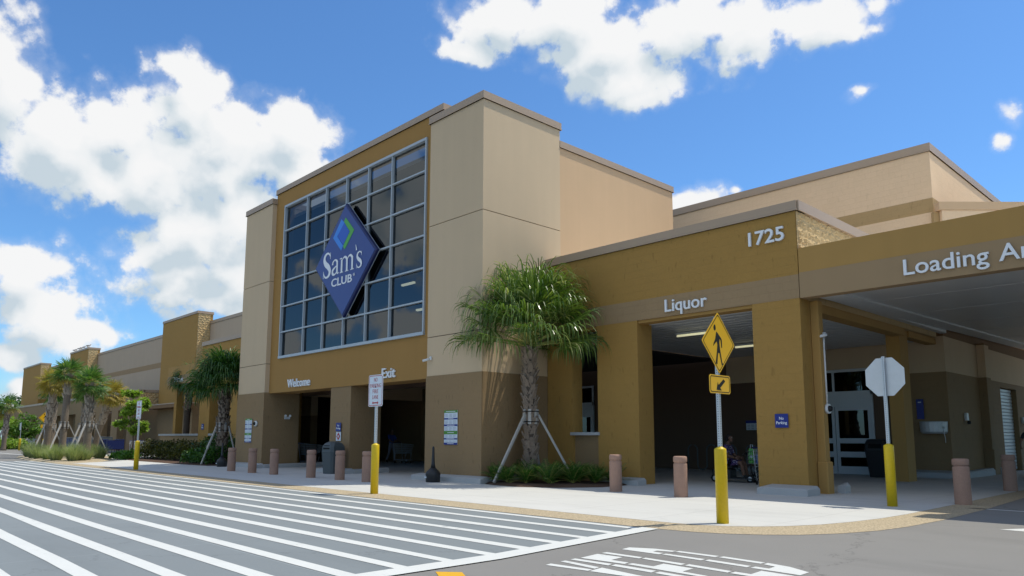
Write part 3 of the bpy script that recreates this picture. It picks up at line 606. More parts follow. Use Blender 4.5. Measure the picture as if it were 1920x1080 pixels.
# raised parapet seen beyond the canopy roof
q=MB(); A=Vector((-7.5,27.1,0)); D=Vector((.69,.724,0)).normalized(); Nn=Vector((D.y,-D.x,0))
def seg(s0,s1,z0,z1,w0,w1,m):
    pts=[A+D*s0+Nn*w0,A+D*s1+Nn*w0,A+D*s1+Nn*w1,A+D*s0+Nn*w1]
    q.rings([[(p.x,p.y,z0) for p in pts],[(p.x,p.y,z1) for p in pts]],m)
seg(0,9,8.98,9.26,-.12,.12,PEACH); seg(.1,9,5.62,8.97,-.05,.09,PEACHB); seg(-.1,.4,8.5,8.96,-.2,-.06,TANB)
P(q,'roof_screen')
# -- sliding doors under the arcade
def doors(x0,x1,y,name,two=True):
    d=MB(); W_=x1-x0
    def fr(a,b_,z0,z1,dy=0): d.box(a,b_,y-.07-dy,y,z0,z1,ALU)
    fr(x0,x1,3.70,3.80); fr(x0,x1,2.86,3.0); fr(x0,x0+.08,0,3.7); fr(x1-.08,x1,0,3.7); fr((x0+x1)/2-.04,(x0+x1)/2+.04,3.0,3.7)
    fr(x0+.08,x1-.08,2.45,2.86,-.01)
    n=2; lw_=(W_-.16)/n
    for i in range(n):
        a=x0+.08+i*lw_; c=a+lw_
        fr(a+.01,a+.12,.02,2.45,-.015); fr(c-.12,c-.01,.02,2.45,-.015)
        for z0,z1 in ((2.30,2.45),(1.12,1.30),(.62,.82),(.02,.30)): fr(a+.12,c-.12,z0,z1,-.016)
    o=P(d,name)
    g_=MB(); g_.box(x0+.05,x1-.05,y-.035,y-.03,.1,3.75,DGLASS); g_.build('door_glass',o)
    return o
doors(-12.75,-10.03,27.27,'sliding_door')
dd=doors(-25.9,-22.9,27.27,'sliding_door'); doors(-29.4,-26.4,27.27,'sliding_door')
# arcade behind the tower
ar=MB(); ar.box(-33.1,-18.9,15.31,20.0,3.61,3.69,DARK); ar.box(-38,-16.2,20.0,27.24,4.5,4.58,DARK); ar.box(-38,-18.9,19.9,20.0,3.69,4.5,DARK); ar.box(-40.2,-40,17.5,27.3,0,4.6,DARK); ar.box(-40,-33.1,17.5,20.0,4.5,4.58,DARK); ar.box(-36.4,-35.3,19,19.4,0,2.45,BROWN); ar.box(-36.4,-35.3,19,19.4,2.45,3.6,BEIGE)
P(ar,'entrance_arcade')
# -- left half of the store
YW=24.6
lf=MB()
lf.box(-135.6,-33.1,YW,40,8.66,11.18,LHALL) ; lf.box(-135.6,-64.5,YW-.01,40,8.14,8.66,BAND); lf.box(-135.6,-64.5,YW,40,4.0,8.14,LHALL); lf.box(-64.5,-33.1,YW,40,4.0,8.66,LHALL)
lf.box(-135.6,-33.1,YW-.012,40,0,4.0,BROWN); cap(lf,-135.6,-33.1,YW,40,11.15,11.42)
P(lf,'left_hall')
def rooftower(x0,x1,top,y=23.5):
    b=MB(); b.box(x0,x1,y,YW+.2,4.2,top-.22,GOLD); rockface(b,x1+.004,y+.02,YW-.02,top-5.3,top-.23,STONE,int(-x0),.05); b.box(x0-.01,x1+.01,y-.012,YW+.2,0,4.2,BROWN); cap(b,x0,x1,y,YW+.2,top-.22,top)
    return P(b,'parapet_tower')
rooftower(-72.9,-64.2,12.22); rooftower(-107.4,-99.0,12.1); rooftower(-136,-124.2,12.05)
lg=MB(); lg.box(-72.9,-63.2,22.2,23.48,3.85,4.15,DKBR); lg.box(-72.9,-63.2,22.18,23.48,4.15,4.22,CAP); P(lg,'door_hood')
# portico of open bays
po=MB(); y0,y1=21.8,22.4; xs=[-132,-128.5,-124,-120.5,-116,-112.5,-108,-104.5,-100.2,-98.4,-95.1,-90.5,-87.0,-84.6,-81.2,-79.1,-76.06,-73.55]
po.box(-134,-73.5,y0,y1,3.9,5.5,BROWN); cap(po,-134,-73.5,y0,y1,5.48,5.73)
for a,c in ((-134,-131),(-127.5,-124.5),(-121,-118),(-114.5,-111.5),(-108,-105),(-101.8,-98.6),(-95.1,-90.5),(-87.0,-84.6),(-81.2,-79.1),(-76.06,-74.12)):
    po.box(c if False else a,c,y0+.003,y1,0,3.9,BROWN)
po.box(-74.1,-73.5,y0+.003,y1,0,3.9,BROWN); po.box(-74.0,-73.5,y1,24.58,3.9,5.5,BROWN); rockface(po,-73.495,y0+.02,24.5,3.95,5.47,STONE,77,.09); cap(po,-74.0,-73.5,y1,24.5,5.483,5.727)
P(po,'open_bay_portico')
lb=MB(); lb.box(-138.5,-128.6,22.9,23.49,0,4.8,BROWN); cap(lb,-138.5,-128.6,22.9,23.4,4.8,5.03); P(lb,'low_end_block')

# ------------------------------------------------------------------ wall lettering and wall signs
def lettering(label, plane, items, z, capz, m=LET, off=.007, depth=.05, name='wall_lettering', **kw):
    b=MB()
    for s,a0,a1 in items: put_text(b,s,a0,a1,z,capz,plane,m,'X',off,depth)
    o=b.build(name); a0=items[0][1]; return tag(rebase(o,(a0,plane,z)),label,'sign')
lettering('silver letters Welcome on the gold wall over the left doorway',14.335,[('Welcome',-28.66,-26.75)],3.375,.325,off=.010)
lettering('silver letters Exit on the gold wall over the right doorway',14.335,[('Exit',-21.62,-20.81)],3.355,.335,off=.010)
lettering('white letters Liquor on the taupe band over the side opening',16.88,[('Liquor',-11.56,-10.24)],4.76,.335)
lettering('white house number 1725 high on the gold parapet wall',16.885,[('1725',-8.99,-8.05)],6.125,.34,off=.012)
lettering('large white letters Loading Area on the canopy fascia',16.885,[('Loading',-5.40,-3.80),('Area',-3.63,-2.62)],4.80,.335)
lettering('small white letters Tires on the far canopy fascia behind palm fronds',16.885,[('Tires',-49.6,-48.0)],4.83,.33)

# -- the diamond sign
D=thing('diamond_sign','big blue diamond shop sign hung on the tower window','sign',(-23.6,14.3,5.7))
cxD,czD,hD=-23.55,7.85,2.17
def dpts(h,y,dx=0): return [(cxD+dx,y,czD+h),(cxD+dx+h,y,czD),(cxD+dx,y,czD-h),(cxD+dx-h,y,czD)]
b=MB(); b.rings([dpts(hD-.03,13.80),dpts(hD,13.83),dpts(hD,13.925)],NAVY); b.build('sign_box',D)
b=MB(); b.rings([dpts(hD+.012,13.926),dpts(hD+.012,13.949)],FRAME); b.build('sign_rim',D)
b=MB(); b.rings([dpts(hD-.10,13.785),dpts(hD-.10,13.802)],BLUE); b.build('sign_face',D)
b=MB(); b.rings([dpts(hD-.8,13.95),dpts(hD-.8,13.975)],BLK); b.build('back_frame',D)
EY=13.775
em=MB()
def fp(pts,m,y=EY): em.rings([[(x,y,z) for x,z in pts],[(x,y+.009,z) for x,z in pts]],m)
fp([(-23.79,9.45),(-23.58,9.27),(-24.07,8.84),(-23.62,8.40),(-23.75,8.23),(-24.37,8.83)],LBLUE)
fp([(-23.60,9.285),(-23.20,8.85),(-23.61,8.415),(-24.045,8.84)],MBLUE,EY+.001)
fp([(-23.49,9.45),(-22.87,8.85),(-23.49,8.23),(-23.63,8.37),(-23.17,8.85),(-23.61,9.31)],GREEN,EY-.001)
em.build('emblem',D)
tx=MB(); zz=[EY]
def cat_rom(pts,n=8):
    P_=[pts[0]]+pts+[pts[-1]]; out=[]
    for i in range(1,len(P_)-2):
        p0,p1,p2,p3=[Vector(p) for p in P_[i-1:i+3]]
        for k in range(n):
            t_=k/n; out.append(.5*((2*p1)+(p2-p0)*t_+(2*p0-5*p1+4*p2-p3)*t_*t_+(3*p1-p0-3*p2+p3)*t_**3))
    out.append(Vector(pts[-1])); return out
def stroke(pts,m=LET,ox=0,oz=0,sx=1,sz=1,smooth=True,zfix=0):
    """a pen stroke through (x, z, width) points in letter units"""
    c=cat_rom(pts) if smooth else [Vector(p) for p in pts]
    zz[0]-=.0006; y=zz[0]; L=[];R_=[]
    for i,p in enumerate(c):
        t_=(c[min(i+1,len(c)-1)]-c[max(i-1,0)]); t_=Vector((t_.x*sx,t_.y*sz)).normalized(); n_=Vector((-t_.y,t_.x))
        L.append((ox+p.x*sx+n_.x*p.z/2,y,oz+p.y*sz+n_.y*p.z/2)); R_.append((ox+p.x*sx-n_.x*p.z/2,y,oz+p.y*sz-n_.y*p.z/2))
    b_=tx.add(L+R_); n=len(L)
    for i in range(n-1): tx.face((b_+i,b_+i+1,b_+n+i+1,b_+n+i),m)
def S(ox,oz,w,h,k):
    stroke([(.86,.80,.02*k),(.74,.93,.07*k),(.50,.985,.08*k),(.24,.90,.13*k),(.17,.74,.17*k),(.33,.57,.21*k),(.62,.44,.22*k),(.82,.27,.18*k),(.76,.10,.13*k),(.50,.02,.08*k),(.24,.07,.07*k),(.10,.25,.02*k)],ox=ox,oz=oz,sx=w,sz=h)
    stroke([(.87,.99,.035*k),(.86,.72,.025*k)],ox=ox,oz=oz,sx=w,sz=h,smooth=False); stroke([(.09,.0,.035*k),(.10,.30,.025*k)],ox=ox,oz=oz,sx=w,sz=h,smooth=False)
S(-25.07,7.34,.64,.97,1.0)
# a
ox,oz=-24.40,7.37
stroke([(.07,.40,.10),(.09,.50,.075),(.24,.575,.055),(.38,.50,.11),(.40,.38,.115),(.40,.12,.115),(.44,.03,.07),(.53,.05,.03)],ox=ox,oz=oz)
stroke([(.40,.34,.04),(.22,.27,.07),(.08,.18,.11),(.09,.06,.12),(.20,.01,.07),(.33,.06,.05),(.40,.15,.03)],ox=ox,oz=oz)
# m
ox,oz=-23.80,7.37
for x in (.13,.50,.87): stroke([(x,.0,.115),(x,.50,.115)],ox=ox,oz=oz,smooth=False); stroke([(x-.12,.015,.03),(x+.12,.015,.03)],ox=ox,oz=oz,smooth=False)
stroke([(.0,.545,.035),(.16,.545,.05)],ox=ox,oz=oz,smooth=False)
for x in (.13,.50): stroke([(x+.02,.42,.02),(x+.12,.54,.055),(x+.25,.56,.085),(x+.36,.47,.115),(x+.37,.36,.115)],ox=ox,oz=oz)
stroke([(.03,.96-.14,.02),(.05,.90-.14,.03)],ox=-22.72,oz=7.37,smooth=False) if False else None
stroke([(.02,.74,.02),(.07,.60,.06),(.09,.52,.075)][::-1],ox=-22.74,oz=7.52)
S(-22.66,7.36,.42,.60,.62)
tx.build('serif_lettering',D,fix=False)
b=MB(); put_text(b,'CLUB',-24.39,-22.93,6.93,.29,EY+.008,LET,'X',.014,.01)
b.tube([(-22.79+.05*math.cos(a),EY-.003,7.17+.05*math.sin(a)) for a in [i*math.pi/8 for i in range(17)]],.009,LET,5,False); put_text(b,'R',-22.81,-22.77,7.145,.05,EY+.008,LET,'X',.0,.01)
b.build('small_lettering',D)

kD=14.12/13.80
D.scale=(kD,1,kD); D.location=(-23.6*kD,14.3+.32,1.3+(5.7-1.3)*kD)
# -- opening hours boards
def board(x0,x1,z0,z1,y,label):
    T=thing('hours_board',label,'sign',((x0+x1)/2,y,z0)); b=MB(); b.box(x0,x1,y,y+.015,z0,z1,SWHITE); b.build('panel',T)
    h=z1-z0; W_=x1-x0; s=MB(); p=MB()
    bands=[(0,.072,SGREEN),(.225,.268,SBLUE),(.41,.462,SBLUE),(.60,.70,SGREEN),(.81,.85,SBLUE),(.94,1.,SBLUE)]
    for a,c,m in bands: s.box(x0-.004,x1+.004,y-.004,y-.0005,z1-c*h,z1-a*h,m)
    rnd=random.Random(int(x0*10))
    for (a,c,_) in bands:
        w=rnd.uniform(.3,.75)*W_; zc=z1-(a+c)/2*h; xx=(x0+x1)/2-w/2
        while xx<(x0+x1)/2+w/2-.01:
            l_=rnd.uniform(.012,.03); p.box(xx,xx+l_,y-.007,y-.0045,zc-.009,zc+.009,LET); xx+=l_+.006
    for lo,hi in ((.08,.22),(.275,.405),(.47,.595),(.705,.805),(.86,.93)):
        z=lo+.03
        while z<hi-.01:
            for c0,c1 in ((.06,.30),(.40,.62),(.68,.92)): p.box(x0+c0*W_,x0+(c1-rnd.uniform(0,.06))*W_,y-.004,y-.0008,z1-(z+.012)*h,z1-z*h,SGREY)
            z+=.036
    s.build('coloured_bands',T); p.build('printed_lines',T)
board(-17.83,-17.20,1.09,2.13,14.10,'tall hours board in green white and blue bands on the right tower pier')
board(-32.13,-31.48,1.08,2.13,14.10,'tall hours board in green white and blue bands on the left tower pier')
def nopark(x0,x1,z0,z1,y,label):
    T=thing('no_parking_sign',label,'sign',((x0+x1)/2,y,z0)); b=MB(); b.box(x0,x1,y,y+.012,z0,z1,SBLUE); b.build('panel',T)
    h=z1-z0; c=(x0+x1)/2; w=x1-x0; b=MB(); put_text(b,'No',c-.17*w,c+.17*w,z0+.58*h,.2*h,y+.0,LET,'X',.012,.004); put_text(b,'Parking',c-.41*w,c+.41*w,z0+.26*h,.2*h,y+.0,LET,'X',.012,.004); b.build('lettering',T)
nopark(-8.50,-8.17,1.55,1.88,16.86,'small blue No Parking sign on the gold corner column')
nopark(-24.66,-24.32,1.53,1.85,14.33,'small blue No Parking sign on the middle doorway pier')
nopark(-44.55,-44.22,1.75,2.1,16.87,'small blue No Parking sign on the far gold column by the planter wall')
T=thing('hazard_sign','white sign with a red diamond under the blue sign on the doorway pier','sign',(-24.49,14.33,1.2)); b=MB(); b.box(-24.66,-24.32,14.345,14.357,1.18,1.51,SWHITE); b.build('panel',T)
b=MB(); b.rings([[(-24.49,y,1.49),(-24.36,y,1.345),(-24.49,y,1.2),(-24.62,y,1.345)] for y in (14.338,14.344)],RED); b.rings([[(-24.49+.04,y,1.385),(-24.45,y,1.305),(-24.53,y,1.305),(-24.53,y,1.385)] for y in (14.334,14.3375)],SWHITE); b.build('red_diamond',T)
T=thing('price_board','white notice board with a blue heading on the dark arcade wall','sign',(-14.2,27.24,1.6)); b=MB(); b.box(-14.95,-14.05,27.22,27.235,1.62,1.98,SWHITE); b.build('panel',T); b=MB(); b.box(-14.96,-14.04,27.215,27.2195,1.89,2.0,SBLUE)
for i in range(3):
    for j in range(5): b.box(-14.9+.17*j,-14.78+.17*j,27.215,27.2195,1.66+.07*i,1.69+.07*i,SGREY)
b.build('printed_lines',T)
T=thing('blue_wall_sign','narrow dark blue sign hanging above the wall basin','sign',(-8.37,27.2,1.9)); b=MB(); b.bbox(-8.62,-8.40,27.20,27.24,1.95,2.62,SBLUE,.008); b.build('panel',T); b=MB(); b.box(-8.56,-8.46,27.195,27.199,2.5,2.53,SWHITE); b.build('lettering',T)

# -- wall fixtures
def camera(loc,label,face='-Y',s=1.):
    T=thing('security_camera',label,'camera',loc); x,y,z=loc; dx,dy=(0,-1) if face=='-Y' else (1,0)
    b=MB(); b.bbox(x-.07*s,x+.07*s,y-.09*s if dy else y,y if dy else y+.09*s,z-.08*s,z+.10*s,CAMW,.01); b.build('mount',T)
    b=MB(); e=Vector((x,y,z))+Vector((-.12*abs(dy)+.1*dx,dy*.16-.1*dx,-.06))*s; b.tube([(x+.03*dx,y+dy*.05,z),tuple(e)],.025*s,CAMW,8); f_=e+Vector((-.20,-.16,-.06))*s; b.tube([tuple(e-(f_-e)*.3),tuple(f_)],[.065*s,.062*s],CAMW,14); b.build('housing',T)
    b=MB(); g_=f_+(f_-e).normalized()*.006; b.tube([tuple(f_),tuple(g_)],[.05*s,.045*s],BLK,14); b.build('lens',T)
camera((-18.58,14.14,3.80),'white bullet camera on the beige pier beside the right doorway',s=.62)
camera((-7.53,17.60,3.80),'white camera at the top of a conduit on the gold column','+X',.55)
camera((-66.0,23.46,6.6),'white camera on the far gold parapet tower left of the Tires sign',s=2.2)
b=MB(); b.tube([(-7.535,17.60,3.74),(-7.535,17.60,2.1)],.022,CAMW,8); tag(rebase(b.build('cable_conduit'),(-7.535,17.60,2.1)),'thin white conduit running down the gold column','conduit')
def dome(loc,label,dx,dy):
    T=thing('dome_camera',label,'camera',loc); b=MB(); x,y,z=loc
    b.tube([(x,y,z),(x+dx*.07,y+dy*.07,z)],[.12,.115],CAMW,18); b.build('housing',T); b=MB(); b.ellipsoid((x+dx*.08-(.03 if dy else 0),y+dy*.08-(.03 if dx else 0),z),(.075,.075,.075),BLK); b.build('lens',T)
dome((-31.03,14.12,1.90),'round white camera beside the hours board on the left pier',0,-1)
dome((-7.55,17.60,2.0),'round white camera at the bottom of the column conduit',1,0)
T=thing('emergency_light','small twin head lamp on the dark inside face of the left pier','lamp',(-30.42,15.2,2.2)); b=MB(); b.bbox(-30.43,-30.36,15.1,15.35,2.1,2.2,CAMW,.01); b.build('box',T)
for y in (15.12,15.33):
    b=MB(); b.tube([(-30.38,y,2.22),(-30.28,y-.03,2.25)],[.04,.055],CAMW,12); b.build('lamp_head',T)
for y,l in ((28.95,'white wall lantern on the brown block wall right of the wall basin'),(36.9,'white wall lantern behind the person at the roller door')):
    T=thing('wall_lantern',l,'lamp',(-7.64,y,1.9)); b=MB(); b.bbox(-7.65,-7.55,y-.09,y+.09,1.92,2.18,CAMW,.02); b.build('housing',T); b=MB(); b.lathe([(.05,0),(.06,.06),(.05,.12)],BLK,(-7.53,y,1.79),12); b.build('lamp_glass',T)
T=thing('wall_basin','grey half round wall basin with a dangling cord','basin',(-8.3,27.2,1.4)); b=MB()
pts=[(-8.55,0)]+[(-8.13-.42*math.cos(a),-.48*math.sin(a)) for a in [i*math.pi/10 for i in range(1,10)]]+[(-7.71,0)]
b.rings([[(x*.0+(-8.13)+(x+8.13)*k,27.25+y*k,z) for x,y in pts] for z,k in ((1.46,.86),(1.52,.97),(1.83,1.0),(1.86,1.02),(1.86,.93),(1.7,.86))],ALUM); b.build('bowl',T)
b=MB(); b.tube([(-7.78,27.0,1.6),(-7.76,26.98,1.45),(-7.74,27.0,1.3),(-7.75,27.02,1.15)],.012,CAMW,6); b.lathe([(.03,0),(.03,.07)],CAMW,(-7.76,26.98,1.62),10); b.build('cord',T)
# -- tube lights under the arcade ceiling
for i,(x,y,lab) in enumerate(((-12.35,19.5,'lit tube light nearest the Liquor opening'),(-12.55,23.4,'lit tube light deeper in under the arcade ceiling'))):
    T=thing('tube_light',lab,'lamp',(x,y,4.5)); b=MB(); b.rings([[(x-.62,y-.10,4.565),(x+.62,y-.10,4.565),(x+.62,y+.10,4.565),(x-.62,y+.10,4.565)],[(x-.62,y-.05,4.51),(x+.62,y-.05,4.51),(x+.62,y+.05,4.51),(x-.62,y+.05,4.51)]],ALU); b.build('fixture',T)
    b=MB(); b.tube([(x-.6,y,4.475),(x+.6,y,4.475)],.032,LIGHT,8); b.build('tube',T)

# ------------------------------------------------------------------ bollards and sign posts
def bollard(loc,label):
    b=MB(); b.lathe([(.150,0),(.152,.01),(.150,.72),(.147,.735),(.132,.742),(.132,.765),(.147,.772),(.152,.785),(.152,.865),(.142,.892),(.115,.90),(.0,.902)],PINK,(0,0,0),28)
    o=b.build('bollard'); o.location=loc; return tag(o,label,'bollard',group='pink concrete bollards')
BOL=[((-11.40,14.35,0),'pink grooved bollard right of the palm bed before the Liquor pillar'),((-9.38,14.1,0),'pink grooved bollard in front of the Liquor opening'),((-4.56,16.72,0),'pink grooved bollard right of the stop sign near the asphalt'),((-4.88,21.8,0),'pink grooved bollard by the roller door at the right edge'),
 ((-28.42,12.0,0),'leftmost pink bollard of the row, by the left tower corner'),((-26.45,11.95,0),'second pink bollard from the left, before the left pier'),((-24.8,12.0,0),'third pink bollard from the left, before the Welcome doorway'),((-22.05,11.95,0),'pink bollard just left of the grey domed bin'),((-20.33,12.0,0),'pink bollard just right of the grey domed bin'),((-18.83,12.02,0),'pink bollard half hidden by the fire lane post')]
b0=bollard(*BOL[0])
for loc,l in BOL[1:]:
    o=b0.copy(); COL.objects.link(o); o.location=loc; o['label']=l
def post(T,loc,ztop,hb=1.17,r=.092,tilt=0.,w=.026):
    x,y,_=loc
    b=MB(); b.lathe([(r,0),(r,hb-.05),(r*.96,hb-.035),(.02,hb+.005),(0,hb+.006)],YEL,(x,y,0),26); b.build('bollard_sleeve',T)
    b=MB(); z0=hb-.06; b.box(x-w,x+w,y-w,y+w,z0,ztop,GALV)
    z=z0+.03
    while z<ztop-.01:
        for dx,dy in ((0,-1),(1,0),(-1,0),(0,1)):
            hx,hy=x+dx*(w+.0012),y+dy*(w+.0012); q=[(math.cos(a)*.0075,math.sin(a)*.0075) for a in [i*math.pi/3 for i in range(6)]]
            b.poly([(hx+(u if dy else 0),hy+(u if dx else 0),z+v) for u,v in q],BLK)
        z+=.0254*1.5
    b.build('post',T,fix=False)
# pedestrian crossing sign, facing traffic to the right
def pedsign(loc,label,group=None):
    x,y,_=loc; T=thing('crossing_sign',label,'road sign',loc,group=group); post(T,loc,3.2)
    xf=x+.032; h=.49; cz=2.79
    def dm(k,xx,rr=.03): 
        out=[]
        for cyy,czz in ((0,k),(k,0),(0,-k),(-k,0)):
            t_=Vector((-czz,cyy)).normalized() if False else None
            u=Vector((cyy,czz)); nrm=u.normalized(); tg=Vector((nrm.y,-nrm.x)); 
            for s in (-1,0,1): 
                p=u-nrm*rr*(1 if s else .35)+tg*(-s*-1)*rr*(1 if s else 0); out.append((xx,y+p.x,cz+p.y))
        return out
    b=MB(); b.rings([dm(h,xf),dm(h,xf+.006)],SYEL); b.build('warning_panel',T)
    b=MB(); n=len(dm(h,0)); o_=dm(h-.03,xf+.0075); i_=dm(h-.048,xf+.0075); bb_=b.add(o_+i_)
    for k in range(n): b.face((bb_+k,bb_+(k+1)%n,bb_+n+(k+1)%n,bb_+n+k),BLK)
    def fig(pts): b.rings([[(xf+.0068,y+u,cz+v) for u,v in pts],[(xf+.0085,y+u,cz+v) for u,v in pts]],BLK)
    fig([(-.105+.032*math.cos(a),.235+.048*math.sin(a)) for a in [i*math.pi/8 for i in range(16)]])
    fig([(-.06,.175),(-.03,.16),(.07,.085),(.095,.055),(.10,-.07),(.075,-.07),(.06,.045),(.03,.07),(.02,0),(.035,-.10),(.085,-.30),(.115,-.345),(.07,-.35),(.015,-.165),(-.03,-.16),(-.06,-.34),(-.11,-.335),(-.06,-.14),(-.04,-.03),(-.055,.02),(-.115,-.02),(-.165,-.065),(-.15,-.015),(-.10,.05),(-.085,.10)])
    b.build('pedestrian_symbol',T,fix=False)
    az0,az1=2.0,2.27
    def rr_(hw,hh,xx,c=.03): return [(xx,y+u,2.135+v) for u,v in ((-hw+c,hh),(hw-c,hh),(hw,hh-c),(hw,-hh+c),(hw-c,-hh),(-hw+c,-hh),(-hw,-hh+c),(-hw,hh-c))]
    b=MB(); b.rings([rr_(.305,.145,xf),rr_(.305,.145,xf+.006)],SYEL); b.build('arrow_panel',T)
    b=MB(); o_=rr_(.285,.127,xf+.0075,.025); i_=rr_(.270,.114,xf+.0075,.02); bb_=b.add(o_+i_)
    for k in range(8): b.face((bb_+k,bb_+(k+1)%8,bb_+8+(k+1)%8,bb_+8+k),BLK)
    b.poly([(xf+.0085,y+u,2.135+v) for u,v in ((.10,.085),(.155,.055),(.0,-.055),(.04,-.095),(-.11,-.09),(-.07,.035),(-.045,-.01))],BLK); b.build('arrow_symbol',T,fix=False)
    return T
pedsign((-6.09,10.26,0),'yellow pedestrian diamond and arrow sign on the nearest yellow post')
pedsign((-66.2,13.15,0),'yellow pedestrian diamond sign among the far palm trunks')
# stop sign seen from the back
T=thing('stop_sign','bare metal back of an octagonal stop sign on a yellow post','road sign',(-5.36,15.2,0)); post(T,(-5.36,15.2,0),2.9,1.2)
b=MB(); oc=[(math.cos(math.pi/8+i*math.pi/4),math.sin(math.pi/8+i*math.pi/4)) for i in range(8)]; rO=.405
sh_=Vector((math.cos(R(-4)),math.sin(R(-4)),0))
b.rings([[(-5.36+u*rO*sh_.x,15.235+u*rO*sh_.y+d_,2.50+v*rO) for u,v in oc] for d_ in (0,.004)],ALUM); b.build('octagon_panel',T)
b=MB(); b.rings([[(-5.36+u*(rO-.004)*sh_.x,15.2405+u*(rO-.004)*sh_.y+d_,2.50+v*(rO-.004)) for u,v in oc] for d_ in (0,.001)],RED)
b.build('red_front',T)
b=MB()
for z in (2.75,2.3): b.tube([(-5.36,15.165,z),(-5.36,15.172,z)],.013,GALV,6)
b.build('bolts',T)
def firesign(loc,label,text=True,hb=1.17):
    x,y,_=loc; T=thing('fire_lane_sign',label,'road sign',loc); post(T,loc,2.72,hb); yf=y-.036
    def rr_(hw,hh,yy,c=.035): return [(x+u,yy,2.405+v) for u,v in ((-hw+c,hh),(hw-c,hh),(hw,hh-c),(hw,-hh+c),(hw-c,-hh),(-hw+c,-hh),(-hw,-hh+c),(-hw,hh-c))]
    b=MB(); b.rings([rr_(.30,.375,yf),rr_(.30,.375,yf+.006)],SWHITE); b.build('panel',T)
    b=MB(); o_=rr_(.282,.357,yf-.002,.03); i_=rr_(.268,.343,yf-.002,.025); q=b.add(o_+i_)
    for k in range(8): b.face((q+k,q+(k+1)%8,q+8+(k+1)%8,q+8+k),RED)
    for s,w,z in (('NO',.07,2.615),('PARKING',.225,2.475),('FIRE',.115,2.34),('LANE',.125,2.205)): put_text(b,s,x-w,x+w,z,.095,yf-.0005,RED,'X',-.012,.003)
    q=[(-.135,0),(-.085,.04),(-.085,.014),(.085,.014),(.085,.04),(.135,0),(.085,-.04),(.085,-.014),(-.085,-.014),(-.085,-.04)]
    b.poly([(x+u,yf-.003,2.115+v) for u,v in q],RED); b.build('red_lettering',T,fix=False); return T
firesign((-14.80,9.66,0),'white No Parking Fire Lane sign on the yellow post before the Exit doorway')
firesign((-32.2,9.68,0),'white No Parking Fire Lane sign on the yellow post before the small tree')
T=thing('sign_post','yellow sleeved sign post seen edge on at the far lawn','road sign',(-86.5,15.15,0)); post(T,(-86.5,15.15,0),2.75); b=MB(); b.box(-86.8,-86.2,15.08,15.086,2.0,2.7,SWHITE); b.build('panel',T)

# ------------------------------------------------------------------ bins
T=thing('litter_bin','grey green domed litter bin between two pink bollards','bin',(-23.95,13.85,0),R(8))
def loc_build(mb,name,T): return mb.build(name,T,world=False)
b=MB()
def rsq(h,c,z): return [(-h+c,-h,z),(h-c,-h,z),(h,-h+c,z),(h,h-c,z),(h-c,h,z),(-h+c,h,z),(-h,h-c,z),(-h,-h+c,z)]
b.rings([rsq(.27,.07,0),rsq(.275,.07,.03),rsq(.325,.08,.74),rsq(.335,.085,.78),rsq(.335,.085,.80),rsq(.325,.08,.82)],BIN); loc_build(b,'body',T)
b=MB(); b.rings([rsq(.325,.08,.821),rsq(.32,.09,.98),rsq(.27,.11,1.09),rsq(.17,.09,1.15),rsq(.05,.02,1.165)],BIN); loc_build(b,'dome_lid',T)
b=MB(); b.rings([[(-.19,-.328,.88),(.19,-.328,.88),(.16,-.312,1.02),(-.16,-.312,1.02)],[(-.19,-.30,.88),(.19,-.30,.88),(.16,-.29,1.02),(-.16,-.29,1.02)]],HOLE); b.rings([[(-.331,-.19,.88),(-.331,.19,.88),(-.312,.16,1.02),(-.312,-.16,1.02)],[(-.30,-.19,.88),(-.30,.19,.88),(-.29,.16,1.02),(-.29,-.16,1.02)]],HOLE); loc_build(b,'openings',T)
T=thing('litter_bin','black litter bin beside the white sliding doors','bin',(-9.55,26.2,0)); b=MB(); b.rings([rsq(.27,.07,0),rsq(.36,.08,.86),rsq(.38,.08,.88),rsq(.38,.08,.93)],BINB); loc_build(b,'body',T)
b=MB(); b.rings([rsq(.37,.08,.931),rsq(.36,.09,1.12),rsq(.30,.09,1.26),rsq(.2,.06,1.28)],BINB); loc_build(b,'lid',T); b=MB(); b.rings([[(-.22,-.372,.97),(.22,-.372,.97),(.2,-.36,1.12),(-.2,-.36,1.12)],[(-.22,-.34,.97),(.22,-.34,.97),(.2,-.33,1.12),(-.2,-.33,1.12)]],HOLE); loc_build(b,'opening',T)
def ash(loc,label):
    T=thing('ash_receptacle',label,'ash bin',loc,group='smokers ash receptacles'); b=MB(); b.lathe([(.20,0),(.215,.02),(.215,.20),(.225,.24),(.20,.30),(.13,.37),(.075,.42)],BINB,(0,0,0),24); loc_build(b,'base',T)
    b=MB(); b.lathe([(.074,.421),(.052,.55),(.040,.80),(.034,.96),(.034,1.0),(.02,1.04),(0,1.045)],BINB,(0,0,0),18); loc_build(b,'neck',T); b=MB(); b.box(-.13,-.03,-.219,-.2155,.13,.17,SWHITE); loc_build(b,'sticker',T)
ash((-17.47,13.42,0),'black long necked ash bin at the right tower pier'); ash((-32.9,13.45,0),'black long necked ash bin beside the left palm')

